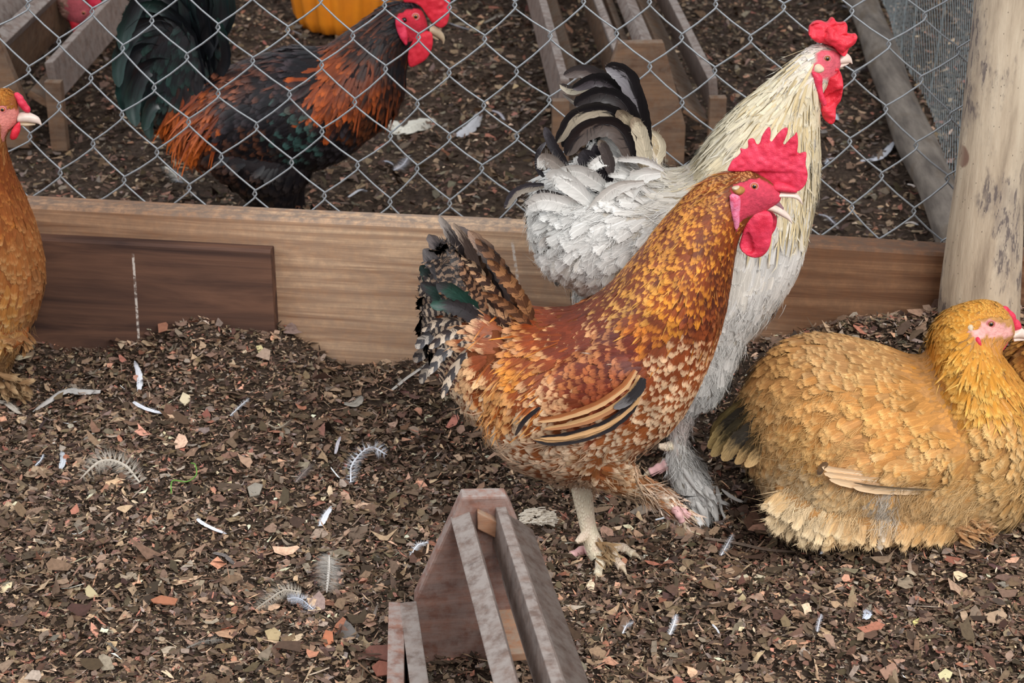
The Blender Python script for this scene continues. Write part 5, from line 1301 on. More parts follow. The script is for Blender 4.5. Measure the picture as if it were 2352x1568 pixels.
    rt = A * (1 - t_) + Bq * t_ + rng.normal(0, .008, (n, 3)); rt[:, 2] = np.maximum(rt[:, 2], .012); dd = (Bq - A) / np.linalg.norm(Bq - A) + rng.normal(0, .3, (n, 3)) + np.array([0, 0, -.15]); one = np.ones(n)
    b.add('foot_feathers', feathers_mesh('foot_feathers', rt, dd, np.cross(dd, rng.normal(0, 1, (n, 3))), one * .022, one * .006, np.repeat(lin((176, 130, 88))[None], n, 0), np.repeat(lin((206, 170, 128))[None], n, 0), one * 0, M_buffp, 'hackle', .1, .25, 6, .1, 4))
    return b
buff = buff_hen()

def left_hen():
    b = Bird('hen', (15, 888), label='brown orange hen standing at the left edge beside the dark plank', cat='hen', voxel=.005)
    k1 = crop(0, 0, 3.485)
    body = b.sweep([(-430, 470, -390, 600, .04), (-335, 505, -310, 740, .08), (-235, 490, -210, 810, .1), (-172, 430, -110, 835, .105), (-138, 380, -5, 815, .1), (-118, 342, 72, 745, .086), (-102, 312, 100, 640, .07), (-86, 282, 76, 530, .053), (-72, 254, 40, 445, .039), (-52, 228, 14, 360, .030),
                    (-18, 208, 12, 318, .0245), (18, 206, 26, 298, .020), (38, 218, 44, 282, .013)], n=80, seg=28)
    rump = b.sweep([(-350, 520, -380, 700, .06), (-410, 440, -450, 600, .045), (-470, 370, -500, 500, .02)], n=14)
    leg = b.sweep([(-60, 740, 70, 770, .045), (-32, 800, 45, 805, .028), (-16, 835, 26, 838, .016), (-10, 858, 18, 862, .011), (-8, 884, 14, 886, .010)], n=20, off=-.04)
    leg2 = b.sweep([(-120, 740, 10, 770, .045), (-92, 800, -15, 805, .028), (-80, 835, -38, 838, .016), (-76, 858, -48, 862, .011), (-74, 880, -52, 880, .010)], n=20, off=.045)
    face = k1((-40, 850), (20, 830), (80, 850), (150, 880), (200, 890), (200, 970), (160, 990), (100, 1010), (60, 1060), (30, 1130), (0, 1100), (10, 1000), (-40, 950))
    b.body([body, rump, leg, leg2], skin_fn_for(face, (224, 138, 128), (150, 86, 42)), M_body)
    ctl = [(0, 215, -.9, .1, 9, 5, (168, 100, 36), (196, 130, 58), 0, .06), (-40, 250, -.7, .6, 12, 6, (150, 84, 34), (190, 120, 54), 0, .08), (-10, 300, -.3, 1, 10, 5, (176, 116, 66), (204, 148, 96), 0, .06), (-30, 350, -.4, .9, 20, 7, (142, 74, 32), (186, 112, 52)), (0, 400, -.1, 1, 20, 7, (136, 70, 32), (176, 104, 50)), (20, 470, 0, 1, 22, 9, (150, 84, 40), (186, 118, 62)),
           (-60, 470, -.5, .85, 26, 8, (150, 80, 34), (190, 118, 54)), (60, 560, .1, 1, 22, 12, (160, 98, 52), (190, 132, 80)), (0, 600, -.2, 1, 24, 13, (168, 104, 54), (200, 146, 92)), (80, 660, -.1, 1, 22, 13, (156, 100, 58), (184, 130, 84)), (20, 700, -.3, .9, 24, 13, (180, 120, 62), (208, 158, 98)), (60, 760, -.5, .8, 24, 13, (150, 104, 66), (180, 138, 94)),
           (0, 780, -.4, .9, 26, 12, (176, 126, 72), (206, 164, 112)), (-20, 740, -.6, .7, 30, 13, (196, 140, 74), (226, 190, 140)), (-100, 600, -.9, .4, 28, 14, (150, 84, 42), (190, 126, 76)), (-250, 600, -.95, .2, 30, 14, (140, 76, 38), (180, 116, 68)), (-400, 480, -.7, -.6, 36, 14, (110, 60, 34), (150, 92, 54)), (0, 840, 0, 1, 18, 9, (140, 104, 70), (168, 130, 90)), (0, 880, .2, 1, 14, 7, (150, 116, 84), (180, 146, 110))]
    ctl = [(*c[:6], tuple(x * .93 for x in c[6]), tuple(x * .93 for x in c[7]), *c[8:]) for c in ctl]
    ex = lambda q, P: inpoly(q, face) | ((q[:, 0] > 34) & (q[:, 1] < 330))
    b.plumage('body_plumage', ctl, M_buff, 'round', cover=4.5, nmax=9000, exclude=ex, fringe=2, curl=.10, power=5, rows=6)
    b.down('down_feathers', ctl, M_buff, n=700, strands=9, width=.0003, lmul=.9, region=lambda q, P: (q[:, 1] > 740))
    b.flap('comb', k1((108, 765), (118, 742), (142, 740), (160, 752), (186, 775), (192, 795), (210, 815), (222, 838), (242, 862), (240, 900), (200, 895), (165, 862), (145, 830), (130, 800)), .007, M_comb, smooth_it=3, voxel=.0014)
    b.horn('upper_beak', [(*k1((150, 905))[0], *k1((150, 975))[0], .010), (*k1((215, 898))[0], *k1((215, 975))[0], .0075), (*k1((275, 918))[0], *k1((268, 982))[0], .005), (*k1((315, 945))[0], *k1((305, 990))[0], .003), (*k1((336, 1000))[0], *k1((330, 1005))[0], .0008)], M_beak)
    b.horn('lower_beak', [(*k1((155, 965))[0], *k1((160, 1000))[0], .008), (*k1((215, 975))[0], *k1((212, 1008))[0], .006), (*k1((285, 990))[0], *k1((282, 1002))[0], .001)], M_beakd)
    for s_ in (-1, 1):
        b.flap('wattle', k1((92, 1040), (120, 1000), (155, 975), (165, 1010), (158, 1060), (132, 1108), (100, 1120), (78, 1100)), .006, M_combb, off=s_ * .010, smooth_it=3, voxel=.0014)
    b.eye(*k1((20, 876))[0], 6.3, 'orange')
    for o_, x0 in ((-.04, 4), (.045, -62)):
        for dx, dy in ((30, 8), (22, -8), (6, 16), (-22, 2)):
            b.toe([b.pt(x0, 880, o_), b.pt(x0 + dx * .6, 880 + dy * .5 - 2, o_), on_ground(x0 + dx * 1.3, 890 + dy) + np.array([0, 0, .006])], .008, M_leg)
    n = 70; A = b.pt(2, 868, -.045); t_ = rng.random(n)[:, None]; Bq = b.pt(34, 888, -.05)
    rt = A * (1 - t_) + Bq * t_ + rng.normal(0, .006, (n, 3)); dd = (Bq - A) / np.linalg.norm(Bq - A) + rng.normal(0, .35, (n, 3)); one = np.ones(n)
    b.add('foot_feathers', feathers_mesh('foot_feathers', rt, dd, np.cross(dd, rng.normal(0, 1, (n, 3))), one * .026, one * .011, np.repeat(lin((140, 108, 76))[None], n, 0), np.repeat(lin((178, 148, 112))[None], n, 0), one * 0, M_buffp, 'round', .1, .3, 6, .1, 3))
left_hen()

def rear_hen():
    b = Bird('hen', (2560, 905), ground=.11, label='brown hen mostly hidden behind the buff hen at the right edge', cat='hen', voxel=.006)
    body = b.sweep([(2312, 850, 2318, 930, .03), (2335, 805, 2345, 980, .06), (2400, 770, 2410, 1010, .09), (2500, 765, 2510, 1020, .1), (2580, 750, 2620, 1000, .09), (2620, 700, 2690, 930, .065), (2650, 640, 2700, 810, .042), (2680, 610, 2710, 720, .027), (2715, 605, 2725, 690, .022), (2745, 630, 2748, 670, .010)], n=50)
    b.body([body], skin_fn_for([(2700, 630), (2750, 630), (2750, 700), (2700, 700)], (214, 110, 110), (140, 86, 44)), M_body)
    ctl = [(2330, 850, -.7, .6, 26, 12, (120, 78, 44), (164, 116, 66)), (2400, 800, -.9, .3, 28, 12, (150, 94, 42), (190, 134, 66)), (2500, 900, -.9, .3, 28, 13, (150, 94, 44), (186, 130, 70)), (2650, 750, -.5, .8, 24, 9, (160, 100, 44), (200, 140, 66))]
    b.plumage('body_plumage', ctl, M_buff, 'round', cover=4.5, nmax=4000, exclude=lambda q, P: (q[:, 0] > 2715), fringe=2, curl=.1)
    b.flap('comb', [(2715, 610), (2722, 590), (2735, 600), (2748, 595), (2756, 615), (2752, 635)], .007, M_comb, smooth_it=3, voxel=.0016)
    b.horn('beak', [(2738, 635, 2738, 668, .009), (2760, 640, 2758, 664, .005), (2780, 662, 2776, 666, .001)], M_beak)
    b.eye(2722, 645, 6, 'brown')
rear_hen()

def far_hen():
    b = Bird('hen', (120, 150), ground=.0, label='hen with a red face feeding beyond the pale feeder at the top left', cat='hen', voxel=.007)
    body = b.sweep([(-230, -160, -220, -60, .05), (-150, -190, -140, -10, .085), (-50, -195, -30, 5, .095), (40, -170, 60, -5, .085), (90, -130, 90, -10, .06), (125, -90, 110, -5, .04), (165, -50, 135, 15, .028), (190, -12, 150, 45, .023), (205, 14, 178, 62, .018), (222, 30, 205, 58, .010)], n=44)
    leg = b.sweep([(-60, -30, 40, -30, .04), (-35, 30, 10, 30, .02), (-28, 70, -8, 70, .009), (-28, 148, -10, 148, .008)], n=14, off=-.04)
    leg2 = b.sweep([(-90, -30, 10, -30, .04), (-65, 30, -20, 30, .02), (-58, 70, -38, 70, .009), (-58, 148, -40, 148, .008)], n=14, off=.05)
    b.body([body, leg, leg2], skin_fn_for([(150, -5), (215, -5), (235, 70), (150, 80)], (176, 84, 92), (120, 100, 84)), M_body)
    ctl = [(0, -100, -.9, .3, 30, 14, (130, 104, 80), (180, 150, 120)), (110, -60, -.7, -.4, 24, 9, (150, 130, 110), (196, 176, 150)), (150, 20, -.7, -.5, 14, 8, (150, 110, 100), (190, 150, 136))]
    b.plumage('body_plumage', ctl, M_buff, 'round', cover=4, nmax=2500, exclude=lambda q, P: (q[:, 0] > 158) & (q[:, 1] > -20), fringe=2)
    b.flap('comb', [(188, -12), (200, -30), (214, -22), (226, -8), (236, 10), (232, 28), (216, 26), (202, 6)], .008, M_comb, smooth_it=3, voxel=.002)
    b.flap('wattle', [(158, 45), (175, 42), (190, 58), (186, 78), (168, 74)], .007, M_combb, off=-.010, smooth_it=3, voxel=.002)
    b.horn('beak', [(205, 28, 198, 56, .009), (222, 44, 214, 62, .005), (232, 70, 228, 72, .001)], M_beakd)
    b.eye(192, 30, 5, 'orange')
far_hen()
# ============================================================ THE WHITE ROOSTER
M_fluff = feather_mat('white_feather', .75, .12, .10, .7, .95, .05, soft=.72, alpha=.45)
M_plume = feather_mat('white_plume', .75, .12, .10, .7, .95, .05, alpha=.25)
def white_rooster():
    b = Bird('rooster', (1590, 1160), yaw=.0, label='tall creamy white rooster with black curled tail feathers standing against the plank', cat='rooster', voxel=.005)
    k5 = crop(1150, 100, 2.613); k4 = crop(1650, 0, 2.529)
    body = b.sweep([(1240, 440, 1222, 520, .035), (1275, 405, 1255, 600, .07), (1350, 385, 1315, 640, .092), (1450, 380, 1410, 690, .102), (1530, 400, 1500, 750, .106), (1588, 388, 1610, 800, .106), (1620, 348, 1700, 770, .10), (1652, 302, 1765, 712, .088),
                    (1692, 256, 1830, 620, .074), (1732, 218, 1862, 495, .058), (1777, 181, 1880, 375, .045), (1817, 146, 1880, 275, .035), (1850, 118, 1886, 215, .028), (1882, 104, 1902, 190, .024), (1912, 108, 1922, 168, .018), (1932, 120, 1932, 152, .010)], n=90, seg=30, e=2.1)
    rump = b.sweep([(1300, 450, 1520, 420, .06), (1330, 385, 1520, 360, .04), (1370, 330, 1505, 320, .02), (1390, 290, 1480, 290, .008)], n=20)
    leg1 = b.sweep([(1480, 640, 1745, 690, .06), (1495, 740, 1728, 742, .052), (1510, 820, 1694, 822, .044), (1532, 890, 1655, 900, .030), (1537, 935, 1600, 945, .018), (1537, 975, 1585, 985, .0125), (1538, 1010, 1580, 1015, .012),
                    (1532, 1058, 1598, 1050, .018), (1545, 1105, 1624, 1095, .024), (1575, 1145, 1630, 1138, .020), (1592, 1168, 1626, 1164, .010)], n=60, off=-.035)
    leg2 = b.sweep([(1290, 560, 1500, 640, .06), (1318, 650, 1450, 720, .045), (1328, 740, 1400, 780, .028), (1335, 850, 1385, 860, .014), (1340, 960, 1380, 960, .012), (1335, 1020, 1400, 1020, .018), (1340, 1062, 1420, 1062, .014)], n=40, off=.05)
    face = k4((575, 300), (620, 285), (690, 300), (730, 300), (720, 380), (700, 440), (640, 470), (590, 460), (550, 440), (535, 400), (560, 360))
    b.body([body, rump, leg1, leg2], skin_fn_for(face, (216, 96, 110), (200, 190, 176)), M_body)
    WH, GR, CRM, SH = (226, 224, 219), (204, 201, 196), (230, 221, 200), (196, 188, 172)
    ctl = [(1870, 110, -.8, .4, 10, 4, (220, 208, 196), (238, 232, 224), 0, .1), (1840, 140, -.7, .6, 14, 5, (216, 204, 184), CRM), (1780, 220, -.55, .8, 24, 6, (212, 200, 172), (238, 226, 196)), (1860, 240, -.1, 1, 20, 6, (212, 198, 168), (238, 228, 202)), (1700, 300, -.55, .8, 34, 7, (212, 200, 172), (238, 228, 200)),
           (1800, 340, -.2, 1, 32, 7, (210, 196, 166), (236, 224, 192)), (1870, 380, .05, 1, 30, 7, (206, 190, 156), (238, 228, 204)), (1760, 420, -.25, .95, 36, 7, (210, 194, 160), (240, 230, 206)), (1650, 380, -.7, .7, 34, 8, (208, 194, 162), (238, 230, 208)), (1600, 430, -.8, .5, 32, 9, SH, CRM),
           (1850, 500, .05, 1, 26, 12, (214, 206, 190), (238, 234, 224), 0, .08), (1800, 600, -.2, .95, 26, 14, GR, WH, 0, .08), (1730, 700, -.3, .95, 26, 14, GR, WH, 0, .1), (1690, 640, -.2, 1, 26, 14, (208, 202, 192), (236, 232, 224), 0, .08), (1690, 790, -.05, 1, 28, 12, GR, (232, 230, 224), 0, .16),
           (1550, 480, -.9, .4, 34, 12, (200, 194, 184), WH), (1450, 440, -.9, .2, 36, 15, GR, WH, 0, .15), (1350, 430, -.9, .3, 38, 17, GR, WH, 0, .16), (1250, 470, -.9, .5, 36, 17, (190, 186, 180), (226, 222, 214), 0, .15), (1300, 560, -.8, .6, 36, 16, GR, WH, 0, .15), (1400, 540, -.8, .6, 36, 16, GR, WH, 0, .15),
           (1500, 560, -.6, .8, 34, 14, GR, WH, 0, .14), (1330, 640, -.5, .9, 32, 13, (206, 200, 190), WH, 0, .14), (1360, 720, -.1, 1, 26, 11, GR, WH), (1450, 390, -.7, -.6, 32, 12, (200, 196, 190), WH, 0, .14), (1350, 370, -.6, -.8, 30, 12, (190, 184, 178), WH, 0, .16), (1480, 330, -.5, -.9, 30, 10, (180, 170, 154), (224, 216, 200)),
           (1650, 850, .05, 1, 30, 12, GR, (232, 230, 224), 0, .16), (1600, 920, -.2, 1, 26, 10, (206, 202, 198), (232, 230, 226), 0, .1), (1560, 980, 0, 1, 12, 5, (214, 196, 188), (232, 222, 216), 0, .06), (1560, 1040, .15, 1, 20, 8, (220, 216, 210), (236, 233, 229)), (1600, 1100, .35, .95, 24, 9, (220, 217, 213), (236, 234, 230), 0, .14)]
    ex = lambda q, P: inpoly(q, face) | ((q[:, 0] > 1925) & (q[:, 1] < 230))
    b.plumage('body_plumage', ctl, M_fluff, 'round', cover=5.5, nmax=15000, exclude=ex, jag=.16, fringe=4, curl=.12, power=5, rows=6)
    hk = [(1780, 200, -.5, .85, 40, 4, (206, 186, 146), (236, 230, 214)), (1700, 300, -.5, .85, 56, 4.4, (212, 201, 176), (236, 230, 214)), (1830, 330, -.1, 1, 56, 4.4, (208, 194, 166), (232, 224, 204)), (1870, 260, 0, 1, 46, 4, (204, 184, 142), (236, 230, 214)), (1640, 380, -.7, .7, 56, 4.6, (210, 196, 164), (236, 231, 218)), (1560, 440, -.9, .4, 60, 4.6, (206, 194, 168), (240, 232, 214)), (1780, 450, -.15, 1, 52, 4.4, (208, 190, 150), (232, 225, 208)), (1480, 520, -.4, .9, 60, 4.6, (212, 204, 190), (240, 234, 222))]
    nh = lambda q, P: ex(q, P) | ((q[:, 0] > 1868) & (q[:, 1] < 250)) | (q[:, 1] > 520) | (q[:, 0] < 1530)
    b.plumage('hackle_feathers', hk, M_fluff, 'hackle', cover=2.2, nmax=2600, exclude=nh, fringe=1, curl=.04, lift_k=.45, spread=.045)
    dk = [(c[0], c[1], c[2], c[3], c[4] * .8, 1.5, (128, 110, 76), (150, 132, 96)) for c in hk]
    b.plumage('dark_hackle_streaks', dk, M_fluff, 'hackle', cover=.22, nmax=420, exclude=nh, fringe=0, curl=.03, lift_k=.6, spread=.05, label='thin dark streaks in the neck feathers')
    dn = [(c[0], c[1], c[2], c[3], c[4], c[5], c[6], c[7]) for c in ctl]
    b.down('down_feathers', dn, M_fluff, n=2600, strands=10, width=.00032, lmul=.75, region=lambda q, P: ((q[:, 0] < 1540) & (q[:, 1] > 380)) | (q[:, 1] > 680))
    # curled black tail
    TL = feather_mat('black_sickle_feather', .38, .45, .2, .75, .95, .12)
    BK, MT, LG = (30, 26, 28), (168, 154, 134), (150, 146, 148)
    spec = [(((865, 720), (852, 520), (815, 340), (760, 205), (690, 150), (628, 142)), 46, BK, (120, 116, 120), 2, -.02), (((850, 700), (800, 480), (720, 340), (610, 300), (500, 330), (445, 375)), 42, BK, (48, 42, 42), 2, -.035),
            (((810, 690), (775, 540), (680, 425), (560, 400), (430, 450), (335, 595)), 46, BK, MT, 2, -.045), (((790, 700), (745, 560), (660, 490), (550, 500), (450, 570), (395, 672)), 52, BK, (88, 76, 70), 2, -.055),
            (((830, 560), (760, 350), (660, 240), (560, 215), (430, 270)), 40, BK, (70, 62, 66), 2, -.01), (((780, 420), (680, 260), (570, 180), (470, 160), (378, 190)), 36, (64, 56, 56), (96, 84, 80), 2, .01),
            (((760, 400), (640, 280), (520, 250), (430, 275), (355, 245)), 26, (70, 62, 62), (190, 180, 160), 2, .02), (((860, 650), (850, 500), (840, 380), (800, 250)), 36, BK, BK, 0, 0),
            (((810, 700), (780, 560), (720, 470), (640, 430), (560, 440)), 38, MT, (110, 96, 84), 0, -.03), (((700, 560), (560, 470), (440, 520), (370, 620)), 30, (60, 52, 56), (40, 36, 40), 0, -.03),
            (((870, 740), (830, 600), (770, 480), (700, 400)), 44, (170, 154, 130), (120, 104, 86), 0, -.05), (((880, 730), (845, 560), (800, 440)), 36, (196, 184, 160), (140, 124, 104), 0, -.06),
            (((400, 740), (340, 650), (300, 580), (265, 500)), 24, (44, 40, 44), (70, 66, 70), 0, -.05), (((260, 800), (222, 740), (228, 650), (272, 590)), 12, (44, 40, 44), (120, 116, 120), 0, -.04),
            (((260, 850), (160, 860), (80, 900), (25, 990)), 24, (60, 58, 66), (150, 140, 128), 2, -.045), (((610, 890), (575, 790), (530, 700), (490, 640)), 52, (34, 30, 34), (50, 46, 50), 0, -.06),
            (((620, 880), (625, 780), (600, 690), (560, 610)), 40, (42, 38, 42), (60, 54, 58), 0, -.055), (((660, 780), (650, 700), (620, 620), (590, 580)), 26, (70, 62, 60), (120, 108, 96), 0, -.065),
            (((520, 980), (400, 950), (300, 920), (215, 890)), 40, (90, 84, 84), (60, 56, 58), 0, -.06), (((880, 740), (930, 690), (955, 620), (930, 560), (890, 525)), 30, (218, 208, 184), (190, 174, 144), 2, -.02),
            (((900, 740), (915, 660), (900, 590), (875, 450)), 16, (206, 194, 168), (120, 104, 80), 0, -.01), (((700, 400), (600, 380), (520, 400), (370, 300)), 14, (190, 180, 166), (96, 88, 84), 0, .0)]
    for p, w, A, B, pat, o in spec:
        b.tail(k5(*p), w, A, B, pat, TL, off=(o, o), twist=.15, shaft=.0008, camber=.35, barbs=40, jag=.05)
    wl = [(((980, 760), (860, 700), (680, 690)), 22, WH, GR), (((900, 900), (760, 800), (640, 790)), 18, WH, GR), (((860, 960), (720, 860), (610, 850)), 20, WH, GR), (((660, 900), (560, 820), (460, 770), (330, 770)), 52, GR, WH), (((560, 980), (460, 880), (340, 800), (290, 830)), 56, WH, GR),
          (((420, 800), (330, 720), (260, 690), (245, 760)), 40, (150, 140, 132), WH), (((560, 1040), (430, 980), (260, 940), (140, 990)), 56, WH, GR), (((640, 1080), (560, 1020), (470, 1010), (430, 1060)), 44, WH, (206, 200, 190)),
          (((860, 830), (700, 860), (580, 960), (470, 1120)), 44, WH, GR), (((960, 780), (830, 800), (760, 900), (700, 1010)), 52, WH, GR), (((840, 1000), (740, 1100), (640, 1230), (420, 1240)), 50, WH, GR), (((760, 1180), (640, 1300), (520, 1370), (420, 1380)), 40, WH, GR),
          (((700, 700), (610, 700), (520, 760)), 34, WH, GR), (((480, 1130), (380, 1180), (280, 1180), (240, 1230)), 40, GR, WH)]
    for p, w, A, B in wl:
        A = tuple(x * .93 for x in A); B = tuple(x * .93 for x in B)
        b.tail(k5(*p), w, A, B, 0, M_plume, off=(-.07 + .004 * rng.normal(), -.072), twist=rng.uniform(-.3, .3), shaft=.0007, camber=.4, barbs=160, name='soft_feather', kind='round')
    # head
    comb = k4((522, 200), (530, 150), (556, 126), (590, 120), (632, 132), (650, 108), (672, 104), (684, 128), (712, 132), (740, 128), (750, 160), (745, 192), (772, 196), (800, 196), (806, 220), (792, 250), (760, 278), (744, 312), (715, 318), (690, 300), (650, 270), (600, 250), (556, 235))
    cmb = b.flap('comb', comb, .022, M_combb, smooth_it=6, voxel=.0016, puff=.4, bend=lambda x, y: .004 * math.sin(x * .09) + .003 * math.sin(y * .13))
    b.flap('comb_lobe', k4((600, 215), (640, 150), (680, 170), (720, 200), (790, 210), (770, 262), (720, 300), (670, 270)), .018, M_combb, off=-.010, smooth_it=6, voxel=.0016, puff=.5)
    b.horn('upper_beak', [(*k4((690, 322))[0], *k4((700, 366))[0], .011), (*k4((725, 306))[0], *k4((725, 368))[0], .009), (*k4((752, 312))[0], *k4((750, 366))[0], .006), (*k4((772, 335))[0], *k4((766, 366))[0], .003), (*k4((780, 368))[0], *k4((774, 372))[0], .0008)], M_beak)
    b.horn('lower_beak', [(*k4((695, 360))[0], *k4((704, 392))[0], .009), (*k4((730, 362))[0], *k4((728, 382))[0], .006), (*k4((760, 364))[0], *k4((757, 372))[0], .001)], M_beak)
    for s_ in (-1, 1):
        b.flap('wattle', k4((640, 430), (680, 390), (712, 420), (726, 500), (712, 580), (684, 625), (680, 695), (655, 722), (612, 692), (594, 640), (600, 560), (625, 500)), .007, M_combb, off=s_ * .012, smooth_it=4, bend=lambda x, y: .004 * math.sin((x + y) * .12))
        b.flap('ear_flap', k4((540, 415), (575, 420), (604, 450), (604, 500), (612, 550), (632, 600), (612, 616), (590, 590), (570, 530), (552, 470)), .007, M_comb, off=s_ * .026, smooth_it=4)
    b.patch('ear_lobe', *k4((584, 402))[0], 12.5, 11, M_lobe, bulge=.004)
    b.eye(*k4((632, 340))[0], 7.2, 'brown')
    # feet
    b.limb('spur', [(1545, 1022, -.04), (1530, 1026, -.04), (1513, 1024, -.04)], [.007, .006, .0035], M_leg)
    G = lambda x, y, up=.006: on_ground(x, y) + np.array([0, 0, up])
    a0 = b.pt(1545, 1060, -.035)
    b.toe([a0, b.pt(1522, 1072, -.035), b.pt(1494, 1085, -.035)], .009, M_legp)
    for p in ((1600, 1172), (1625, 1160), (1575, 1165)):
        b.toe([b.pt(1585, 1120, -.035), (b.pt(1590, 1140, -.035) + G(*p)) / 2, G(*p)], .008, M_legp)
    n = 260; A = b.pt(1555, 1040, -.035); Bq = b.pt(1605, 1150, -.035); t_ = rng.random(n)[:, None]
    rt = A * (1 - t_) + Bq * t_ + rng.normal(0, .010, (n, 3)) * (.6 + t_); dd = (Bq - A) / np.linalg.norm(Bq - A) + rng.normal(0, .25, (n, 3)); one = np.ones(n)
    me = feathers_mesh('foot_feathers', rt, dd, np.cross(dd, rng.normal(0, 1, (n, 3))), one * .034, one * .010, np.repeat(lin((226, 223, 219))[None], n, 0), np.repeat(lin((238, 236, 233))[None], n, 0), one * 0, M_plume, 'round', .15, .25, 6, .1, 5)
    b.add('foot_feathers', me)
    return b
white = white_rooster()
# ============================================================ ORANGE PLASTIC FEEDER BEYOND THE FENCE
def orange_feeder():
    p0 = at_z(800, 62, 0.0)
    root = empty('plastic_feeder', p0, 'orange ribbed plastic feeder behind the black rooster at the top edge', 'feeder')
    t = NT('orange_plastic'); n = t.noise(t.coord('Object'), 14, 3, .6)
    m = t.out(t.mix(t.smooth(n, .4, .7, 0, .5), L4((232, 138, 34)), L4((190, 112, 40))), .4, .4)
    def lathe(prof, ribs, amp, seg=120):
        V = []; Fs = []
        for r, z in prof:
            for k in range(seg):
                th = 2 * math.pi * k / seg; rr = r * (1 + (amp * (1 if math.sin(th * ribs) > .2 else 0) if ribs else 0))
                V.append((rr * math.cos(th), rr * math.sin(th), z))
        for i in range(len(prof) - 1):
            for k in range(seg):
                k2 = (k + 1) % seg; Fs.append([i * seg + k, i * seg + k2, (i + 1) * seg + k2, (i + 1) * seg + k])
        Fs.append(list(range(seg))[::-1])
        return V, Fs
    link('bucket_body', py_mesh('bucket_body', *lathe([(.085, .004), (.105, .012), (.118, .04), (.126, .10), (.132, .20), (.134, .30)], 18, .075), m, True), root)
    link('rim', py_mesh('rim', *lathe([(.150, .298), (.154, .305), (.150, .318), (.134, .322), (.130, .31)], 0, 0), m, True), root)
    hnd = [(.15 * math.cos(a), 0, .31 + .10 * math.sin(a)) for a in np.linspace(0, math.pi, 24)]
    link('handle', py_mesh('handle', *tube(hnd, .003, 8), M_wire, True), root)
orange_feeder()

# ============================================================ LOOSE THINGS ON THE LITTER
M_loose = feather_mat('loose_feather', .7, .2, .1, .8, .98, .05)
def lay(px, py, up=.004):
    return on_ground(px, py) + np.array([0, 0, up])
def loose_feather(pts, w, c, c2, label, group='loose feathers on the near litter', barbs=120, kind='sickle', raise_=.006, solid=True, tipup=0.0):
    n = len(pts); C = [lay(x, y, raise_ * (.5 + .5 * math.sin(math.pi * i / (n - 1))) + .004 + tipup * (i / (n - 1)) ** 2) for i, (x, y) in enumerate(pts)]
    C = np.array(C); o = C[0].copy(); D = C - o
    T = D[-1] / (np.linalg.norm(D[-1]) + 1e-9); wd = np.cross(T, [0, 0, 1.]) + np.array([0, 0, rng.uniform(.1, .5)])
    dist = np.linalg.norm(o - CAM)
    me = plume_mesh('feather', D, (w if solid else w * .12) / F * dist, wd, lin(c), lin(c2), 0, M_loose, kind, rows=18, cols=5, camber=.35, barbs=0, shaft=.0008, jag=.1)
    if barbs:
        me2 = plume_mesh('feather', D, w * (1.15 if solid else 1.0) / F * dist, wd, lin(c), lin(c2), 0, M_loose, kind, rows=18, cols=3, camber=.3, barbs=int(barbs * 3.2), shaft=.0004, barb_w=.00020)
        # keep only the barbs of the second build: cheap way is to shrink its vane
        V = np.empty(len(me2.vertices) * 3, np.float32); me2.vertices.foreach_get('co', V); V = V.reshape(-1, 3)
        P = catmull(D, 18); V[:54] = np.repeat(P, 3, 0); me2.vertices.foreach_set('co', V.ravel())
        bm = bmesh.new(); bm.from_mesh(me); bm.from_mesh(me2); bm.to_mesh(me); bm.free()
    ob = link('feather', me, None, label, 'feather', group)
    ob.location = Vector(o)
    return ob
WF, WG, GF = (236, 238, 244), (200, 202, 210), (168, 158, 148)
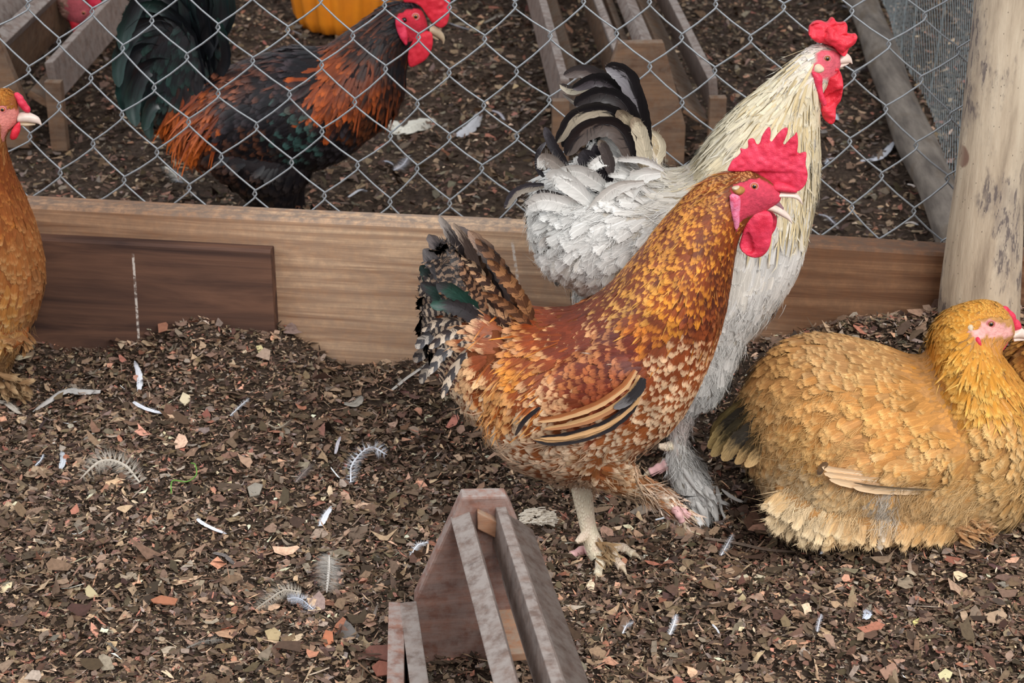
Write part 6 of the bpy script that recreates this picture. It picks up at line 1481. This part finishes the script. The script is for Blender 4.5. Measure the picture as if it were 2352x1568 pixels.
FE = [
 ([(322, 1118), (285, 1082), (235, 1080), (185, 1130)], 58, (200, 190, 176), (176, 164, 150), 'long curled grey downy feather, the largest on the left side of the litter', 220, False),
 ([(806, 1118), (810, 1080), (850, 1048), (890, 1072)], 46, WF, WG, 'white curled feather lying alone left of the speckled rooster\'s tail shadow', 200, False),
 ([(757, 1286), (757, 1330), (752, 1392)], 66, (214, 208, 200), (196, 188, 178), 'upright white quilled downy feather left of the near wooden feeder', 260, False),
 ([(692, 1372), (655, 1372), (620, 1400), (588, 1430)], 44, (190, 180, 166), (176, 164, 148), 'tangled tan downy feather just below left of the white quilled feather', 160, False),
 ([(720, 1410), (690, 1395), (660, 1405)], 30, (196, 200, 210), WG, 'small bluish white downy feather beside the tangled tan one', 120, False),
 ([(309, 932), (340, 952), (385, 960)], 16, WF, WG, 'slim white feather on the slope below the mound by the dark plank', 60, True),
 ([(232, 908), (185, 912), (148, 912), (76, 955)], 15, (200, 196, 192), (176, 170, 164), 'thin grey white feather lying across the litter near the left hen', 50, True),
 ([(0, 930), (25, 940), (50, 960)], 24, (206, 196, 184), (190, 178, 164), 'broad pale feather at the left frame edge below the left hen', 40, True),
 ([(320, 908), (322, 880), (310, 838)], 13, WF, WG, 'small upright white feather between the left hen and the litter mound', 40, True),
 ([(455, 1202), (480, 1222), (522, 1236)], 15, WF, WG, 'curved white feather with a bright quill lying amid reddish chips at left centre', 50, True),
 ([(735, 1218), (745, 1200), (760, 1172)], 20, WF, (180, 184, 190), 'short white and grey feather straight above the upright quilled feather', 60, True),
 ([(945, 1285), (960, 1272), (986, 1274)], 28, WF, WG, 'fluffy white feather touching the left side of the near wooden feeder', 90, False),
 ([(612, 982), (640, 1002), (672, 990)], 34, (176, 164, 146), (150, 138, 122), 'tan barred downy feather at the middle of the left slope', 90, False),
 ([(770, 1052), (776, 1030), (782, 1012)], 9, (206, 200, 206), WG, 'tiny pale upright feather just above the white curled feather', 30, True),
 ([(140, 1086), (146, 1070), (142, 1045)], 14, (206, 210, 216), WG, 'small white feather standing left of the long curled grey feather', 40, True),
 ([(82, 1080), (96, 1076), (104, 1070)], 14, (206, 212, 222), WG, 'tiny bluish feather scrap near the left edge, lower of two', 40, False),
 ([(535, 1196), (550, 1192), (552, 1190)], 9, (206, 196, 180), WG, 'tiny cream feather scrap right of the curved feather with bright quill', 20, True),
 ([(492, 1280), (520, 1290), (542, 1308)], 18, (130, 122, 118), (90, 84, 84), 'grey feather with dark tip on the left centre litter', 60, True),
 ([(790, 935), (815, 940), (830, 918)], 24, (176, 170, 160), (150, 144, 136), 'dull grey feather by the foot of the light plank behind the tail', 70, True),
 ([(530, 965), (555, 950), (575, 942)], 20, (196, 198, 202), (170, 170, 172), 'grey white feather scrap on the right flank of the litter mound', 60, False),
 ([(900, 905), (935, 880), (990, 838)], 12, (196, 190, 182), (170, 164, 156), 'straight pale quill feather leaning under the speckled rooster\'s tail', 30, True),
 ([(1505, 1204), (1545, 1200), (1590, 1203)], 9, (206, 210, 216), WG, 'thin white feather strip right of the standing yellow leg', 30, True),
 ([(1600, 1243), (1680, 1258), (1760, 1275), (1840, 1278)], 16, (150, 132, 118), (126, 108, 96), 'long brown feather with a pale quill in front of the white rooster\'s foot', 60, True),
 ([(1656, 1286), (1668, 1272), (1682, 1254)], 22, WF, WG, 'white tuft feather resting on the long brown feather', 90, False),
 ([(1884, 1283), (1894, 1268), (1904, 1250)], 13, WF, WG, 'small slanted white feather below the buff hen\'s tail side', 50, True),
 ([(1968, 1194), (1978, 1182), (1992, 1172)], 14, (206, 204, 208), WG, 'small white feather against the lower edge of the buff hen', 50, True),
 ([(2218, 1232), (2230, 1220), (2244, 1207)], 7, WF, WG, 'tiny bright quill stub beside the buff hen\'s tucked foot', 12, True),
 ([(1430, 1466), (1440, 1456), (1454, 1462)], 22, WF, WG, 'small fluffy white feather right of the feeder rails, left of a pair', 90, False),
 ([(1536, 1472), (1546, 1456), (1552, 1440)], 20, WF, WG, 'small fluffy white feather right of the feeder rails, right of a pair', 80, False),
 ([(1636, 1446), (1644, 1458), (1652, 1466)], 6, WF, WG, 'tiny white feather sliver right of the fluffy pair', 12, True),
 ([(1984, 1432), (1992, 1424), (1986, 1410)], 17, (216, 222, 236), WG, 'bluish white feather at the lower right of the litter', 50, True),
 ([(1876, 1462), (1880, 1450), (1884, 1440)], 14, (200, 200, 206), (180, 178, 184), 'greyish downy scrap left of the bluish white feather', 50, False),
 ([(2136, 748), (2120, 730), (2150, 712)], 12, (160, 156, 154), (140, 136, 134), 'dusty grey curved feather at the base of the post', 30, True),
 ([(430, 1500), (470, 1494), (520, 1500)], 30, (130, 124, 116), (110, 104, 98), 'dull grey downy feather near the bottom edge of the litter', 90, False),
 ([(680, 1118), (700, 1104), (720, 1092)], 30, (140, 128, 122), (120, 110, 104), 'dull brownish downy feather left of the white curled feather', 80, False),
 ([(1250, 830), (1262, 815), (1280, 808)], 8, (170, 164, 156), (150, 146, 140), 'faint small feather by the plank beneath the white rooster', 20, True),
]
for pts, w, c, c2, lab, nb, solid in FE:
    loose_feather(pts, w, c, c2, lab, barbs=nb, solid=solid, tipup=.012 if not solid else 0)
FB = [
 ([(1000, 284), (960, 296), (920, 308), (870, 280)], 34, (216, 212, 200), (200, 196, 186), 'long cream feather on the floor in front of the black rooster\'s breast', 80, True),
 ([(1102, 268), (1085, 300), (1050, 322)], 24, (196, 196, 200), WG, 'white curved feather right of the long cream feather beyond the fence', 60, True),
 ([(872, 380), (890, 384), (905, 388)], 16, (216, 222, 236), WG, 'small bluish white feather below the black rooster\'s breast', 60, False),
 ([(905, 400), (925, 392), (940, 365)], 34, (196, 196, 204), WG, 'pale downy feather beside the small bluish one beyond the fence', 90, False),
 ([(380, 392), (402, 412), (412, 428)], 46, (226, 222, 212), WG, 'fluffy white feather on the floor under the black rooster\'s tail', 160, False),
 ([(800, 462), (825, 450), (845, 448)], 12, (206, 206, 212), WG, 'small white feather just behind the light plank near the black rooster\'s foot', 40, True),
 ([(1130, 262), (1148, 272), (1160, 284)], 10, (176, 172, 180), WG, 'small lilac grey feather beyond the fence left of the curled black tail', 30, True),
 ([(1180, 320), (1200, 308), (1206, 290)], 14, (150, 150, 156), (130, 130, 136), 'dull grey downy feather beyond the fence left of the curled black tail', 60, False),
 ([(1975, 378), (2015, 374), (2050, 334)], 26, (200, 202, 210), WG, 'curved white feather beyond the fence between wattles and log', 90, True),
 ([(1892, 245), (1912, 268), (1925, 284)], 16, (200, 206, 214), WG, 'white feather beyond the fence under the white rooster\'s wattles', 50, True),
 ([(1960, 180), (1972, 170), (1986, 162)], 24, (196, 196, 204), WG, 'fluffy pale feather beyond the fence right of the white rooster\'s beak', 70, False),
 ([(1895, 386), (1905, 378), (1918, 372)], 18, (196, 204, 216), WG, 'small bluish feather beyond the fence beside the white rooster\'s neck', 50, False),
 ([(1880, 502), (1900, 512), (1920, 528)], 26, (196, 196, 204), (170, 170, 178), 'pale feather just behind the plank right of the white rooster\'s breast', 70, False),
 ([(2084, 432), (2098, 440), (2116, 452)], 10, (226, 214, 206), WG, 'short pinkish white quill beyond the fence at the foot of the log', 12, True),
 ([(2078, 522), (2094, 524), (2110, 526)], 12, (206, 196, 190), WG, 'flat pale feather right behind the plank next to the log', 30, True),
 ([(1935, 20), (1950, 30), (1975, 32)], 34, (170, 166, 170), (150, 146, 150), 'fluffy grey feather at the top edge left of the log', 80, False),
 ([(672, 78), (690, 90), (704, 96)], 30, (150, 148, 150), (136, 134, 136), 'faint grey feather beyond the black rooster\'s back', 60, False),
 ([(1030, 60), (1060, 74), (1090, 78)], 26, (170, 174, 184), (150, 152, 160), 'blurred bluish grey feather right of the black rooster\'s comb', 70, False),
 ([(1110, 60), (1150, 46), (1200, 44)], 10, (150, 144, 134), (130, 124, 116), 'thin dull straw feather at the top centre beyond the fence', 12, True),
]
for pts, w, c, c2, lab, nb, solid in FB:
    loose_feather(pts, w, c, c2, lab, group='loose feathers beyond the wire fence', barbs=nb, solid=solid, raise_=.008)

# large pale chips, brick red chips, husk, sprig
def big_chip(outline, c, label, name='wood_chip', cat='chip', up=.010, th=.0016, group='large chips on the near litter', rough=True, tilt=None):
    cx = sum(p[0] for p in outline) / len(outline); cy = sum(p[1] for p in outline) / len(outline)
    o = lay(cx, cy, up); tl = tilt if tilt is not None else rng.normal(0, .15, 2)
    V = []
    for x, y in outline:
        p = at_plane(x, y, o, np.array([tl[0], tl[1] - .35, 1.])); V.append(p - o)
    n = len(V); nn = np.array([0, 0, th]); V = V + [v - nn for v in V]
    tri = tessellate_polygon([[Vector((v[0], v[1], 0)) for v in V[:n]]])
    Fs = [list(t) for t in tri] + [[i + n for i in t][::-1] for t in tri] + [[i, i + n, (i + 1) % n + n, (i + 1) % n] for i in range(n)]
    t = bpy.data.materials.get('chip_%d_%d_%d' % c) or plain_mat('chip_%d_%d_%d' % c, c, .85, .15, .3, 120, .6, .002)
    ob = link(name, py_mesh(name, V, Fs, t), None, label, cat, group); ob.location = Vector(o); return ob
P = lambda *a: list(zip(a[::2], a[1::2]))
for out, c, lab in [
  (P(1694, 1324, 1715, 1318, 1728, 1330, 1738, 1318, 1756, 1322, 1768, 1340, 1745, 1342, 1726, 1346, 1716, 1336), (214, 200, 172), 'ragged cream bark flake right of centre below the long brown feather'),
  (P(1692, 1356, 1702, 1350, 1706, 1362, 1714, 1372, 1708, 1384, 1694, 1382), (206, 186, 146), 'small tan bark piece just below the ragged cream flake'),
  (P(1549, 1162, 1568, 1160, 1580, 1182, 1574, 1192, 1556, 1188), (206, 132, 108), 'salmon red chip between the raised foot and the white rooster\'s foot'),
  (P(568, 1118, 585, 1108, 604, 1112, 596, 1134, 574, 1140), (150, 142, 130), 'flat grey brown square chip in the middle of the left litter'),
  (P(522, 1108, 532, 1104, 534, 1124, 524, 1128), (212, 192, 150), 'small upright cream rectangular chip left of the grey square chip'),
  (P(412, 918, 420, 900, 436, 908, 438, 918, 424, 930), (216, 200, 168), 'pale pointed chip on the slope under the dark plank end'),
  (P(346, 1376, 370, 1366, 408, 1374, 402, 1388, 376, 1386, 350, 1382), (176, 116, 88), 'long salmon brown flake at the lower left'),
  (P(194, 1352, 204, 1342, 216, 1354, 226, 1366, 200, 1374), (196, 180, 142), 'pale folded chip left of the long salmon flake'),
  (P(608, 1448, 630, 1440, 646, 1452, 640, 1470, 616, 1468), (186, 164, 126), 'tan square chip below the tangled tan feather'),
  (P(776, 1450, 786, 1418, 806, 1432, 826, 1460, 800, 1470, 780, 1464), (120, 114, 110), 'dark grey triangular flake left of the feeder\'s outer trough'),
  (P(738, 1470, 748, 1446, 764, 1450, 766, 1472, 748, 1484), (196, 124, 92), 'salmon forked chip left of the dark grey triangular flake'),
  (P(828, 1500, 850, 1482, 894, 1480, 892, 1516, 860, 1512), (138, 94, 82), 'large red brown flake against the outer trough board'),
  (P(854, 1530, 870, 1516, 894, 1520, 892, 1548, 866, 1552), (170, 110, 92), 'jagged reddish flake below the large red brown one'),
  (P(588, 794, 600, 792, 612, 812, 604, 820, 594, 812), (214, 200, 150), 'yellowish chip on the right flank of the litter mound'),
  (P(362, 740, 374, 732, 386, 744, 384, 756, 364, 762), (178, 124, 100), 'pinkish leaf chip at the top of the mound against the dark plank'),
  (P(2096, 1426, 2120, 1414, 2124, 1422, 2100, 1434), (222, 212, 140), 'yellow strip chip at the lower right'),
  (P(2154, 1548, 2172, 1534, 2188, 1544, 2178, 1566, 2160, 1562), (216, 206, 160), 'pale yellow chip at the bottom edge right corner area'),
  (P(2020, 1538, 2052, 1520, 2066, 1540, 2034, 1560), (168, 132, 112), 'brown jagged flake left of the pale yellow chip'),
  (P(2262, 1410, 2300, 1398, 2314, 1412, 2296, 1432, 2270, 1426), (186, 158, 132), 'broad tan flake at the right edge of the litter')]:
    big_chip(out, c, lab)
# fibrous pale husk behind the feeder
def husk():
    o = lay(1222, 1212, .012); rt = []; 
    parts = []
    for i in range(150):
        x = rng.uniform(1188, 1258); y = 1212 + rng.uniform(-18, 18) * math.sqrt(max(0, 1 - ((x - 1222) / 38) ** 2))
        p = lay(x, y, .006 + .012 * math.sqrt(max(0, 1 - ((x - 1222) / 40) ** 2))) - o
        a = rng.uniform(-.5, .5); L = rng.uniform(.006, .016)
        q = p + np.array([L * math.cos(a), L * math.sin(a) * .8, rng.uniform(-.004, .004)])
        parts.append(tube([p, (p + q) / 2 + np.array([0, 0, .001]), q], rng.uniform(.0007, .0016), 5))
    me = py_mesh('husk', *merge(parts), plain_mat('fibrous_husk', (244, 232, 214), .85, .15, .35, 200, .4))
    ob = link('corn_husk', me, None, 'pale fibrous husk piece lying just behind the near feeder panel', 'husk'); ob.location = Vector(o)
husk()
def sprig():
    o = lay(445, 1100, .004)
    ps = [lay(440, 1078, .01) - o, lay(450, 1088, .014) - o, lay(452, 1105, .010) - o, lay(430, 1118, .008) - o, lay(398, 1122, .012) - o, lay(394, 1142, .006) - o]
    me = py_mesh('sprig', *tube(catmull(ps, 30), .0009, 6), plain_mat('fresh_green_stem', (110, 160, 70), .6, .3), True)
    ob = link('green_sprig', me, None, 'thin bright green plant sprig lying on the left litter', 'sprig'); ob.location = Vector(o)
sprig()
